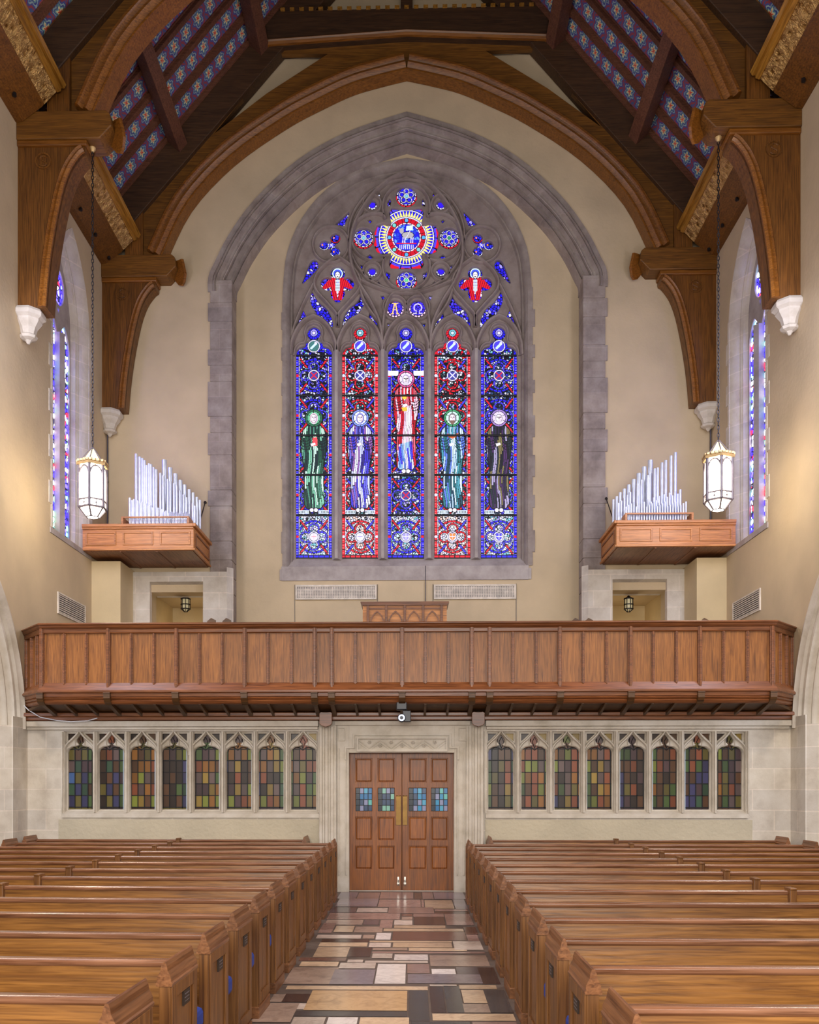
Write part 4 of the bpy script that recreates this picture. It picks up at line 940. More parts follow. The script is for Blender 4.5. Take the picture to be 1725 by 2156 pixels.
# label moulding around lintel
for q in ((743, 950, 1545, 1549), (743, 747, 1545, 1574), (946, 950, 1545, 1574), (726, 747, 1572, 1576), (946, 967, 1572, 1576), (726, 730, 1572, 1600), (963, 967, 1572, 1600)):
    m.box(X_(q[0], Yf), X_(q[1], Yf), Yf-.045, Yf, Z_(q[3], Yf), Z_(q[2], Yf))
o = m.build('trim_portal', M['stone_plain'], bevel=.006); tag(o, kind='structure')
lt = thing('carved_lintel', (X_(847, Yf), Yf, Z_(1583, Yf)), 'carved stone lintel panel with zigzag and rosettes above the oak doors', 'lintel')
m = MB(); a, b = W(752, 1583, Yf), W(942, 1553, Yf)
m.box(a.x, b.x, Yf-.035, Yf+.05, a.z, b.z)
for q in ((752, 942, 1553, 1556), (752, 942, 1578, 1583), (752, 755, 1553, 1583), (939, 942, 1553, 1583)): m.box(X_(q[0], Yf), X_(q[1], Yf), Yf-.08, Yf, Z_(q[3], Yf), Z_(q[2], Yf))
m.build('panel', M['stone_plain'], lt, bevel=.004)
m = MB(); zz = []
for k in range(9): zz.append((755+k*23, 1575 if k % 2 else 1558))
m.path([(W(x, y, Yf).x, Yf-.045, W(x, y, Yf).z) for x, y in zz], .013, 6); m.path([(W(x, y+6, Yf).x, Yf-.04, W(x, y, Yf).z-.05) for x, y in zz[:]], .008, 6); m.build('zigzag', M['stone_plain'], lt)
for k in range(7):
    x, y = 778+k*23, (1563 if k % 2 == 0 else 1570); c = W(x, y, Yf); m = MB()
    for j in range(6): t = j*PI/3; m.lathe([(.0, -.012), (.014, -.006), (.017, .0), (.014, .008), (0.0, .012)], (c.x+.022*math.cos(t), Yf-.045, c.z+.022*math.sin(t)), 8)
    m.lathe([(0, -.014), (.014, 0), (0, .014)], (c.x, Yf-.055, c.z), 8); m.build('rosette', M['stone_plain'], lt, smooth=True)
# ---- double doors
YD = 16.28
dn = thing('door_1', (X_(847, YD), YD, 0), None, None, kind='structure')
for li, (L0, L1, cols_) in enumerate(((736, 846, ((749, 784), (796, 831))), (847, 956, ((861, 898), (908, 943))))):
    x0, x1 = X_(L0, YD), X_(L1, YD); zt = Z_(1586, YD); leaf = MB(); rows_ = [(1597, 1647), (1659, 1708), (1720, 1769), (1781, 1830)]
    xs = [x0]+[X_(q, YD) for c_ in cols_ for q in c_]+[x1]
    holes = [[(X_(a_, YD), Z_(r1, YD)), (X_(b_, YD), Z_(r1, YD)), (X_(b_, YD), Z_(r0, YD)), (X_(a_, YD), Z_(r0, YD))] for a_, b_ in cols_ for r0, r1 in rows_]
    lf = plate('door_leaf', [(x0+.003, .012), (x1-.003, .012), (x1-.003, zt), (x0+.003, zt)], holes, 'xz', YD-.03, .06, M['door'], dn, bev=.006)
    for a_, b_ in cols_:
        for ri, (r0, r1) in enumerate(rows_):
            X0, X1, Z0, Z1 = X_(a_, YD), X_(b_, YD), Z_(r1, YD), Z_(r0, YD)
            if ri == 1:
                m = MB(); cl = []; nx, nz = 4, 4; rnd = random.Random(int(a_))
                for i in range(nx):
                    for j in range(nz):
                        xa, xb = X0+(X1-X0)*i/nx, X0+(X1-X0)*(i+1)/nx; za, zb = Z0+(Z1-Z0)*j/nz, Z0+(Z1-Z0)*(j+1)/nz
                        m.add([(xa, YD, za), (xb, YD, za), (xb, YD, zb), (xa, YD, zb)], [(0, 1, 2, 3)])
                        cl.append((20, 30, 40) if i in (0,) else rnd.choice([(30, 130, 170), (70, 150, 180), (90, 170, 160), (40, 60, 90), (120, 170, 150), (24, 100, 150), (130, 130, 160)]))
                g = m.build('glass_pane', M['glass_door'], dn); at = g.data.color_attributes.new('Col', 'FLOAT_COLOR', 'CORNER')
                at.data.foreach_set('color', np.array([(*srgb(q), 1.0) for q in cl for _ in range(4)], dtype=np.float32).ravel())
                m = MB()
                for i in range(nx+1): xa = X0+(X1-X0)*i/nx; m.box(xa-.005, xa+.005, YD-.008, YD, Z0, Z1)
                for j in range(nz+1): za = Z0+(Z1-Z0)*j/nz; m.box(X0, X1, YD-.008, YD, za-.005, za+.005)
                m.build('lead_cames', M['lead'], g)
            else:
                m = MB(); e = .03; m.box(X0, X1, YD-.005, YD+.02, Z0, Z1); m.add([(X0+.012, YD-.006, Z0+.012), (X1-.012, YD-.006, Z0+.012), (X1-.012, YD-.006, Z1-.012), (X0+.012, YD-.006, Z1-.012), (X0+e, YD-.018, Z0+e), (X1-e, YD-.018, Z0+e), (X1-e, YD-.018, Z1-e), (X0+e, YD-.018, Z1-e)], [(4, 5, 6, 7), (0, 1, 5, 4), (1, 2, 6, 5), (2, 3, 7, 6), (3, 0, 4, 7)])
                m.build('door_panel', M['door'], dn)
    px = (834, 845) if li == 0 else (848, 858)
    m = MB(); m.box(X_(px[0], YD), X_(px[1], YD), YD-.045, YD-.028, Z_(1737, YD), Z_(1676, YD)); xm = (X_(px[0], YD)+X_(px[1], YD))/2
    m.lathe([(.04, 0), (.04, .012)], (xm, YD-.036, Z_(1676, YD)), 14); m.build('push_plate', M['brass'], dn, bevel=.003)
    m = MB(); xb = X_(839 if li == 0 else 853, YD); zb = Z_(1860, YD); m.box(xb-.014, xb+.014, YD-.045, YD-.028, zb-.02, zb+.12); m.tube((xb, YD-.06, zb-.04), (xb, YD-.06, zb+.07), .009, 8); m.box(xb-.02, xb+.02, YD-.075, YD-.03, zb+.0, zb+.02); m.build('floor_bolt', M['steel'], dn)
MB().box(X_(846.5, YD)-.03, X_(846.5, YD)+.03, YD+.02, YD+.05, .012, Z_(1586, YD)).build('gap_backing', M['door'], dn)  # strip added behind the leaves so no light shows through the gap
o = MB().box(X_(735, YS), X_(957, YS), YS+.1, YS+.35, -.01, .012).build('trim_threshold', M['stone_plain']); tag(o, kind='structure')

# ---------------------------------------------------------------- gallery front
YG = 15.3
gx0, gx1 = X_(88, YG), X_(1630, YG)
gal = thing('gallery_front', (0, YG, 3.0), 'long panelled oak gallery front spanning the nave above the doors', 'balcony')
zt, zr0, zp1, zp0, zb0 = Z_(1310, YG), Z_(1321, YG), Z_(1331, YG), Z_(1436, YG), Z_(1453, YG)
segs = [((gx0, YG), (gx1, YG)), ((-HW, 16.02), (gx0, YG)), ((gx1, YG), (HW, 16.02))]
def segbox(m, sg, u0, u1, w0, w1, z0, z1):
    (ax, ay), (bx, by) = sg; d = Vector((bx-ax, by-ay)).normalized(); n = Vector((d.y, -d.x))
    ps = [(ax+d.x*u+n.x*w_, ay+d.y*u+n.y*w_) for u, w_ in ((u0, w0), (u1, w0), (u1, w1), (u0, w1))]
    m.prism(ps, 'z', z0, z1)
def segprof(m, prof, ext=0.0):
    """profile (w outward, z) swept along the whole front, mitred at the corners"""
    pts = [(-HW, 16.02), (gx0, YG), (gx1, YG), (HW, 16.02)]; nn = []
    for i in range(4):
        a = pts[max(0, i-1)]; b = pts[i]; c = pts[min(3, i+1)]
        t1 = Vector((b[0]-a[0], b[1]-a[1])); t2 = Vector((c[0]-b[0], c[1]-b[1]))
        if t1.length < 1e-6: t1 = t2
        if t2.length < 1e-6: t2 = t1
        t1.normalize(); t2.normalize(); n1 = Vector((t1.y, -t1.x)); n2 = Vector((t2.y, -t2.x)); n_ = (n1+n2).normalized(); n_ = n_/n_.dot(n1)
        if i in (0, 3): n_ = Vector((0, -1.0))/max(.3, abs(n1.y))
        nn.append(n_)
    k = len(prof); vs = [(p[0]+n_.x*w_, p[1]+n_.y*w_, z) for p, n_ in zip(pts, nn) for w_, z in prof]
    fs = [(i*k+j, i*k+(j+1)%k, (i+1)*k+(j+1)%k, (i+1)*k+j) for i in range(3) for j in range(k)]+[tuple(range(k)), tuple(range(3*k, 4*k))[::-1]]
    m.add(vs, fs)
m = MB(); segprof(m, [(-.14, zr0), (.03, zr0), (.05, zr0+.02), (.06, zr0+.045), (.085, zr0+.06), (.085, zt-.012), (.07, zt), (-.16, zt), (-.17, zt-.03)]); m.build('handrail', M['gal_x'], gal, recalc=True)
m = MB(); segprof(m, [(-.1, zp1), (-.0, zp1), (.01, zp1+.015), (.012, zr0-.015), (.02, zr0+.004), (-.1, zr0+.004)]); m.build('frieze_rail', M['gal_x'], gal, recalc=True)
m = MB(); segprof(m, [(-.1, zp0), (-.02, zp0), (.075, zb0+.012), (.085, zb0), (.085, zb0-.03), (.06, zb0-.045), (-.1, zb0-.045)]); m.build('base_rail', M['gal_x'], gal, recalc=True)
zl = Z_(1481, YG)
m = MB(); segprof(m, [(-.1, zb0-.045), (.045, zb0-.045), (.04, zb0-.10), (.02, zb0-.105), (.035, zb0-.125), (.02, zb0-.145), (.0, zb0-.15), (.02, zb0-.175), (.005, zb0-.2), (-.02, zl), (-.2, zl)]); m.build('lower_rail', M['gal_x'], gal, recalc=True)
posts = [87.5, 228, 371.5, 515.5, 663, 699, 847, 993.5, 1031, 1179, 1327.5, 1474, 1626]
def panelrun(sg, us, majors):
    for a, b in zip(us[:-1], us[1:]):
        m = MB(); segbox(m, sg, a, b, -.06, -.035, zp0-.02, zp1+.01); m.build('panel', M['gal_z'], gal)
    for u, mj in zip(us, majors):
        m = MB()
        if mj:
            segbox(m, sg, u-.035, u+.035, -.06, .02, zp0-.1, zr0); segbox(m, sg, u-.02, u+.02, .0, .045, zp0-.1, zr0)
            m.build('post', M['gal_x'], gal, bevel=.006)
        else:
            segbox(m, sg, u-.028, u+.028, -.06, -.01, zp0-.03, zp1); segbox(m, sg, u-.012, u+.012, -.02, .012, zp0-.03, zp1)
            m.build('stile', M['gal_x'], gal, bevel=.005)
us = []; mj = []
for a, b in zip(posts[:-1], posts[1:]):
    xa, xb = X_(a, YG)-gx0, X_(b, YG)-gx0; us.append(xa); mj.append(True)
    if b-a > 60: us += [xa+(xb-xa)/3, xa+2*(xb-xa)/3]; mj += [False, False]
us.append(X_(posts[-1], YG)-gx0); mj.append(True)
panelrun(segs[0], us, mj)
for sg in segs[1:]:
    L = (Vector(sg[1])-Vector(sg[0])).length; panelrun(sg, [0.03, L*.36, L*.68, L-.03], [False, False, False, False])
# soffit: coved boarding back to the wall beam, ribs, bracket ends
Yw = 16.08; zw = Z_(1501, YS); 
m = MB(); pts = [(gx0+.25, YG+.12), (gx1-.25, YG+.12), (HW-.35, Yw-.1), (-HW+.35, Yw-.1)]
vs = [(gx0+.05, YG+.06, zl+.03), (gx1-.05, YG+.06, zl+.03), (HW-.02, Yw-.08, zw+.0), (-HW+.02, Yw-.08, zw+.0), (gx0+.05, YG+.06, zl+.07), (gx1-.05, YG+.06, zl+.07), (HW-.02, Yw-.08, zw+.05), (-HW+.02, Yw-.08, zw+.05)]
m.add(vs, [(0, 3, 2, 1), (4, 5, 6, 7), (0, 1, 5, 4), (1, 2, 6, 5), (2, 3, 7, 6), (3, 0, 4, 7)])
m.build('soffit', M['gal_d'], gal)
m = MB(); m.box(-HW, HW, Yw-.18, Yw, Z_(1509, YS), zw+.0); m.box(-HW, HW, Yw-.12, Yw, Z_(1517, YS), Z_(1509, YS)); m.box(-HW, HW, Yw-.08, Yw, 3.0, 3.4)
m.build('wall_beam', M['gal_x'], gal, bevel=.012)
for s in (-1, 1):
    m = MB(); m.box(s*HW, s*(HW-.62), Yw-.06, Yw, Z_(1512, YS), Z_(1470, YS)); m.box(s*(HW-.02), s*(HW-.6), Yw-.075, Yw-.05, Z_(1508, YS), Z_(1504, YS)); m.build('end_board', M['gal_x'], gal)
allu = us
for u, big in zip(us, mj):
    x = gx0+u; m = MB()
    x2 = x*0.985
    t = .035 if big else .02
    m.add([(x-t, YG+.05, zl+.04), (x+t, YG+.05, zl+.04), (x+t, Yw-.15, zw), (x-t, Yw-.15, zw), (x-t, YG+.05, zl-.01), (x+t, YG+.05, zl-.01), (x+t, Yw-.15, zw-.07), (x-t, Yw-.15, zw-.07)], [(0, 1, 2, 3), (7, 6, 5, 4), (0, 4, 5, 1), (1, 5, 6, 2), (2, 6, 7, 3), (3, 7, 4, 0)])
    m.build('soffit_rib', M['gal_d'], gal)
    if big:
        m = MB(); zc = zb0-.045; m.prism([(YG-.095, zc), (YG-.095, zc-.09), (YG-.05, zc-.15), (YG+.04, zc-.2), (YG+.04, zc)], 'x', x-.055, x+.055); m.box(x-.06, x+.06, YG-.105, YG, zc-.012, zc+.008)
        m.build('bracket_end', M['gal_d'], gal, bevel=.006)
for sx_, nm in ((686.5, 'left'), (1007, 'right')):
    t = thing('shield_corbel', (X_(sx_, 15.9), 15.85, Z_(1531, 15.9)), 'plain oak shield under the gallery, %s of the doors' % nm, 'shield', 'shield corbels under the gallery')
    a = X_(sx_, 15.85); z1, z0 = Z_(1499, 15.85), Z_(1531, 15.85); h = .11
    m = MB(); m.prism([(a-h, z1-.02), (a-h, z0+.06), (a-h+.03, z0+.03), (a, z0), (a+h-.03, z0+.03), (a+h, z0+.06), (a+h, z1-.02), (a+h-.03, z1), (a, z1-.01), (a-h+.03, z1)], 'y', 15.79, 15.85); m.build('shield', M['gal_x'], t, bevel=.006)
    m = MB(); m.box(a-.09, a+.09, 15.85, 16.1, z0+.1, z1); m.build('block', M['gal_d'], t)
#@@UPPER
# ---------------------------------------------------------------- gallery level: piers, doorways, organ chambers
for s in (-1, 1):
    xa, xb = s*HW, s*(-X_(248, 19.4))
    m = MB().box(s*HW, s*6.08, 19.4, YB+.05, GZ, 6.62); o = m.build('wall_pier_'+SIDE[s], M['plaster_y']); tag(o, kind='structure')
    # stone doorway block
    e0, e1 = abs(X_(262, YB-.1)), abs(X_(478, YB-.1)); d0, d1 = abs(X_(316, YB-.1)), abs(X_(428, YB-.1)); zt_ = Z_(1200, YB-.1, 350); zl_ = Z_(1225, YB-.1, 350)
    m = MB(); m.box(s*e0, s*d0, YB-.12, YB+.05, GZ, zt_-.05); m.box(s*d1, s*e1, YB-.12, YB+.05, GZ, zt_-.05); m.box(s*d0, s*d1, YB-.12, YB+.05, zl_, zt_-.05)
    # splayed lintel and jamb reveals
    m.prism([(YB-.12, zl_), (YB+.5, Z_(1247, YB, 350)-.02), (YB+.5, zl_), (YB+.04, zl_)], 'x', s*d0, s*d1)
    m.prism([(s*e1, YB-.12), (s*(e1-.12), YB+.0), (s*(e1-.12), YB+.05), (s*e1, YB+.05)], 'z', GZ, zt_+.05)
    o = m.build('trim_doorway_'+SIDE[s], M['stone']); tag(o, kind='structure')
    # small iron lantern inside the doorway
    lp = W(391 if s < 0 else 1324, 1273, 21.0)
    t = thing('lobby_lantern', (lp.x, 21.0, lp.z), 'small dark iron lantern hanging in the %s gallery doorway' % SIDE[s], 'lantern', 'iron lanterns in the gallery doorways')
    m = MB(); n = 8; r = .1
    for k in range(n):
        q = 2*PI*k/n+.2; p = (lp.x+r*math.cos(q), 21.0+r*math.sin(q)); m.tube((p[0], p[1], lp.z-.1), (p[0], p[1], lp.z+.13), .009, 5); m.tube((p[0], p[1], lp.z-.1), (lp.x+.03*math.cos(q), 21+.03*math.sin(q), lp.z-.17), .008, 5)
    for zz in (-.1, 0.0, .13): m.lathe([(r-.01, zz-.01), (r+.016, zz-.01), (r+.016, zz+.01), (r-.01, zz+.01)], (lp.x, 21.0, lp.z), 8, .2)
    m.lathe([(r+.02, .13), (.05, .17), (.02, .2)], (lp.x, 21.0, lp.z), 8, .2); m.tube((lp.x, 21.0, lp.z+.18), (lp.x, 21.0, Z_(1250, YB)+.12), .012, 6)
    m.build('frame', M['iron'], t)
    m = MB(); m.lathe([(.04, -.14), (r-.015, -.09), (r-.015, .12)], (lp.x, 21.0, lp.z), 8, .2); m.build('glass', M['lobbyglass'], t)
# ---- grilles
def grille(name, x0, x1, y0, y1, Y, label, cat, nx, nz, group):
    a, b = W(x0, y1, Y), W(x1, y0, Y); t = thing(name, ((a.x+b.x)/2, Y, a.z), label, cat, group)
    m = MB().box(a.x, b.x, Y-.03, Y+.0, a.z, b.z); m.build('backing', M['dark'], t)
    m = MB(); bw_ = .035
    for q in ((a.x-bw_, b.x+bw_, b.z, b.z+bw_), (a.x-bw_, b.x+bw_, a.z-bw_, a.z), (a.x-bw_, a.x, a.z, b.z), (b.x, b.x+bw_, a.z, b.z)): m.box(q[0], q[1], Y-.05, Y, q[2], q[3])
    m.build('frame', M['vent'], t)
    m = MB()
    for i in range(nx+1): x = a.x+(b.x-a.x)*i/nx; m.box(x-.008, x+.008, Y-.04, Y-.03, a.z, b.z)
    for j in range(nz+1): z = a.z+(b.z-a.z)*j/nz; m.box(a.x, b.x, Y-.041, Y-.03, z-.008, z+.008)
    m.build('lattice', M['vent'], t)
grille('wall_grille', 626, 790, 1235, 1260, YR, 'long painted lattice grille below the big window, left one', 'grille', 46, 8, 'grilles under the big window')
grille('wall_grille', 917, 1083, 1234, 1259, YR, 'long painted lattice grille below the big window, right one', 'grille', 46, 8, 'grilles under the big window')
m = MB()
for (x0, x1) in ((621, 795), (912, 1087)):
    for x in (x0, x1): m.box(X_(x, YR)-.004, X_(x, YR)+.004, YR-.012, YR, GZ, Z_(1230, YR))
o = m.build('trim_panel_joint', M['grey']); tag(o, kind='structure')
o = MB().tube((X_(896, YR), YR-.03, Z_(1192, YR)), (X_(896, YR), YR-.03, GZ), .009, 6).build('power_cable', M['grey']); tag(o, 'thin dark cord running down the wall below the big window sill', 'cord')
for s in (-1, 1):
    Y0, Y1 = (17.55, 18.95); z0, z1 = 5.2, 5.56; Xw = s*HW; t = thing('louvre_vent', (Xw, (Y0+Y1)/2, z0), 'slatted wall vent on the %s nave wall above the gallery rail' % SIDE[s], 'vent', 'slatted vents on the nave walls')
    m = MB(); m.box(Xw, Xw-s*.012, Y0, Y1, z0, z1); m.build('backing', M['dark'], t)
    m = MB()
    for q in ((Y0-.04, Y1+.04, z1, z1+.03), (Y0-.04, Y1+.04, z0-.03, z0), (Y0-.04, Y0, z0, z1), (Y1, Y1+.04, z0, z1)): m.box(Xw, Xw-s*.025, *q)
    m.build('frame', M['vent'], t)
    for k in range(9):
        z = z0+(z1-z0)*(k+.5)/9; MB().box(Xw, Xw-s*.022, Y0, Y1, z-.012, z+.009).build('slat', M['vent'], t)
# ---- organ cases
def organ(s):
    Yo, Yw_ = 18.86, YB-.03
    if s < 0: fx0, fx1, top, bot = 184, 408, 1105, 1158
    else: fx0, fx1, top, bot = 1298, 1534, 1097, 1150
    A, B = W(fx0, bot, Yo), W(fx1, top, Yo); xi = B.x if s < 0 else A.x; xo = s*HW
    zA, zB = W(xi*0+(fx0+fx1)/2, bot, Yo).z, W((fx0+fx1)/2, top, Yo).z
    t = thing('organ_case', ((xo+xi)/2, Yo, zA), 'golden oak organ shelf with silver pipes high on the %s wall' % SIDE[s], 'organ', 'organ pipe cases on the wall')
    lo, hi = min(xo, xi), max(xo, xi)
    m = MB(); m.box(lo, hi, Yo, Yw_, zA, zB); m.build('box', M['case'], t, bevel=.008)
    m = MB(); m.box(lo+.03, hi-.03, Yo+.03, Yw_-.02, zA-.02, zA+.01)
    for k in range(1, 3): x = lo+(hi-lo)*k/3; m.box(x-.02, x+.02, Yo+.03, Yw_-.02, zA-.032, zA)
    m.build('soffit', M['case_d'], t)
    m = MB(); m.box(lo if s > 0 else lo, hi, Yo-.05, Yo+.02, zB-.05, zB+.015); m.box(lo, hi, Yo-.03, Yo, zB-.09, zB-.05); m.box(lo, hi, Yo-.03, Yo, zA-.01, zA+.035)
    xe = xi+(.05 if s < 0 else -.05); m.box(min(xi, xe), max(xi, xe), Yo-.05, Yw_, zB-.05, zB+.015); xe2 = xi+(.03 if s < 0 else -.03); m.box(min(xi, xe2), max(xi, xe2), Yo-.03, Yw_, zA-.01, zA+.03)
    m.build('cornice', M['case'], t, bevel=.008)
    for k in range(3):
        a = lo+(hi-lo)*(k+.09)/3.0; b = lo+(hi-lo)*(k+.91)/3; z0, z1 = zA+.1, zB-.14; m = MB(); f = .035
        for q in ((a, b, z0, z0+f), (a, b, z1-f, z1), (a, a+f, z0, z1), (b-f, b, z0, z1)): m.box(q[0], q[1], Yo-.018, Yo, q[2], q[3])
        m.build('panel_moulding', M['case'], t, bevel=.006)
    m = MB(); e = xi; dd = .018*(1 if s < 0 else -1); y0, y1, z0, z1 = Yo+.15, Yw_-.12, zA+.1, zB-.14; f = .035
    for q in ((y0, y1, z0, z0+f), (y0, y1, z1-f, z1), (y0, y0+f, z0, z1), (y1-f, y1, z0, z1)): m.box(e, e+dd, q[0], q[1], q[2], q[3])
    m.build('panel_moulding', M['case_d'], t)
    # wind chest rail
    def XP(p): return W(150+p*.1797, 1000, Yo+.25).x if s < 0 else W(1255+p*.1797, 1000, Yo+.25).x
    zr = W(300 if s < 0 else 1400, 1094 if s < 0 else 1086, Yo+.2).z+.03
    ra, rb = (XP(612), XP(1400)) if s < 0 else (XP(325), XP(1120))
    m = MB(); m.box(ra, rb, Yo+.1, Yo+.14, zr-.02, zr+.01); m.box(ra, ra+.04, Yo+.1, Yo+.5, zB, zr); m.box(rb-.04, rb, Yo+.1, Yo+.5, zB, zr)
    m.build('rail', M['case'], t)
    zb = zB+.0
    def ztop(q): return W(300 if s < 0 else 1400, (920+q*.1797) if s < 0 else (900+q*.1797), Yo+.4).z
    def pipe(p, q, r, dY):
        x = XP(p); z1 = ztop(q); m = MB(); y = Yo+.25+dY
        m.lathe([(.012, 0), (r, .16), (r, z1-zb-.002), (r*.9, z1-zb), (r*.85, z1-zb-.01)], (x, y, zb), 14)
        m.add([(x-r*.5, y-r-.002, zb+.17), (x+r*.5, y-r-.002, zb+.17), (x, y-r-.004, zb+.25)], [(0, 1, 2)])
        m.build('pipe', M['pipe'], t, smooth=True)
    fl_ = (lambda p: p) if s < 0 else (lambda p: 1725-p+0)
    if s < 0:
        for k, (p, q) in enumerate([(725,185),(768,220),(800,237),(825,262),(848,320),(878,300),(900,310),(932,345),(962,370),(1012,412),(1045,440),(1098,485),(1130,510),(1172,535),(1205,560),(1243,620),(1285,668),(1320,700),(1355,735),(1392,765),(1420,800)]): pipe(p, q, .031-.0006*k, .22)
        for k, (p, q) in enumerate([(1015,205),(1085,298),(1150,370),(1210,448),(1260,503),(1315,560),(1362,598),(1407,650),(1443,685)]): pipe(p, q, .055-.0035*k, .5)
        for k in range(21): pipe(688+k*23.5+ (k%2)*4, 738+ (k*8.5) + (k%2)*22, .024-.0004*k, 0.0)
        for k in range(12): pipe(1185+k*18, 905+(k%3)*12, .016, 0.0)
    else:
        for k, (p, q) in enumerate([(967,280),(915,320),(853,372),(808,400),(757,458),(722,470),(664,525),(640,545),(565,600),(520,645),(475,690),(432,742),(400,775),(364,812),(328,845),(292,870)]): pipe(p, q, .031-.0006*k, .22)
        for k, (p, q) in enumerate([(712,315),(637,395),(573,470),(512,542),(453,605),(400,655),(350,697),(308,745),(268,780)]): pipe(p, q, .055-.0035*k, .5)
        for k in range(13): pipe(994-k*31, 752+k*9+(k%2)*40, .025-.0006*k, 0.03)
        for k in range(24): pipe(1048-k*30.5, 905+(k%4)*18, .018, -.05)
    # stay rod to the wall
    p0, p1 = (W(432, 1058, Yw_), W(419, 1105, Yo+.8)) if s < 0 else (W(1277, 1050, Yw_), W(1293, 1098, Yo+.8))
    m = MB().tube(p0, p1, .012, 6); m.lathe([(.03, -.02), (.035, 0), (.02, .03)], p0, 8); m.build('stay_rod', M['iron'], t)
organ(-1); organ(1)
# ---- organ console screen behind the rail
Yc = 17.4
cs = thing('console_screen', (0, Yc, GZ), 'oak console back with carved pointed arches rising behind the gallery rail', 'console')
a, b = W(764, 1310, Yc), W(941, 1267, Yc)
m = MB().box(a.x, b.x, Yc, Yc+.6, GZ, b.z-.03); m.build('body', M['case'], cs)
m = MB().prism([(a.x-.0, b.z-.07), (a.x-.04, b.z-.02), (a.x-.04, b.z), (b.x+.04, b.z), (b.x+.04, b.z-.02), (b.x, b.z-.07)], 'y', Yc-.05, Yc+.64); m.build('top', M['gal_x'], cs)
w4 = (b.x-a.x-.2)/4
for k in range(5): x = a.x+.1+w4*k; MB().box(x-.025, x+.025, Yc-.035, Yc, GZ, b.z-.05).build('post', M['gal_x'], cs, bevel=.006)
for k in range(4):
    x = a.x+.1+w4*(k+.5); g = gothic(x-w4*.36, x+w4*.36, b.z-.42, b.z-.18, 6)
    m = MB(); m.sweep(g, [(.012, 0), (.012, -.025), (-.012, -.025), (-.012, 0)], 'xz', Yc); m.box(x-w4/2+.02, x+w4/2-.02, Yc-.02, Yc, b.z-.14, b.z-.11); m.build('arch_moulding', M['gal_x'], cs, recalc=True)
# choir seat tips showing over the rail
for k, (px, nm) in enumerate([(448, 'first from the left doorway'), (480, 'second from the left doorway'), (1215, 'just right of the console'), (1243, 'left of the right doorway'), (1487, 'by the right pier')]):
    p = W(px, 1302, 16.6); t = MB(); t.prism([(p.x-.10, GZ), (p.x+.05, GZ), (p.x+.05, p.z-.03), (p.x-.03, p.z+.01), (p.x-.10, p.z-.05)], 'y', 16.6, 16.64)
    o = t.build('choir_stall_end', M['gal_d'], off=(p.x, 16.6, GZ)); tag(o, 'dark stall end tip peeping over the gallery rail, '+nm, 'stall')
# ---- projector under the gallery
pr_ = thing('security_camera', (X_(847, 15.2), 15.45, Z_(1523, 15.3)), 'black ceiling mounted camera unit under the gallery over the doors', 'camera')
x = X_(846, 15.35); zc = Z_(1491, 15.35)
m = MB(); m.box(x-.09, x+.09, 15.3, 15.5, Z_(1495, 15.35), Z_(1480, 15.35)+.05); m.build('mount', M['black'], pr_, bevel=.015)
m = MB(); x2 = X_(846, 15.3); z2 = Z_(1512, 15.3); m.tube((x2, 15.2, z2), (x2, 15.45, z2), .068, 20); m.box(x2+.02, x2+.15, 15.25, 15.45, z2-.06, z2+.12); m.build('body', M['black'], pr_, bevel=.01)
m = MB(); m.tube((x2, 15.19, z2), (x2, 15.2, z2), .054, 20); m.build('lens', M['lens'], pr_)
m = MB(); m.tube((x2, 15.185, z2), (x2, 15.188, z2), .03, 16); m.build('lens_core', M['black'], pr_)
# cable under the gallery, left
p = [W(48, 1483, 15.9), W(60, 1495, 15.88), W(85, 1510, 15.86), W(120, 1517, 15.84), W(150, 1519.5, 15.84), W(185, 1517.5, 15.84), W(205, 1512, 15.86)]
o = MB().path(p, .009, 6).build('white_cable', M['white'], off=tuple(p[0]), smooth=True); tag(o, 'thin white cable sagging below the left end of the gallery', 'cable')
# conduits in the corners of the window wall
for s in (-1, 1):
    pts = [(s*(HW-.03), YB-.06, 7.35), (s*(HW-.03), YB-.06, 9.7), (s*(HW-.03), YB-.12, 9.8), (s*(HW-.03), YB-.12, 13.2), (s*(HW-.04), YB-.4, 13.4), (s*(HW-.04), 16.4, 13.42)]
    m = MB().path(pts, .018, 6)
    for z in (6.8, 8.6, 10.2, 11.9, 12.8): m.box(s*(HW-.06), s*HW, YB-.16, YB-.08, z-.012, z+.012)
    o = m.build('electric_conduit', M['grey'], off=pts[0]); tag(o, 'thin conduit running up the corner beside the %s end of the window wall' % SIDE[s], 'conduit')
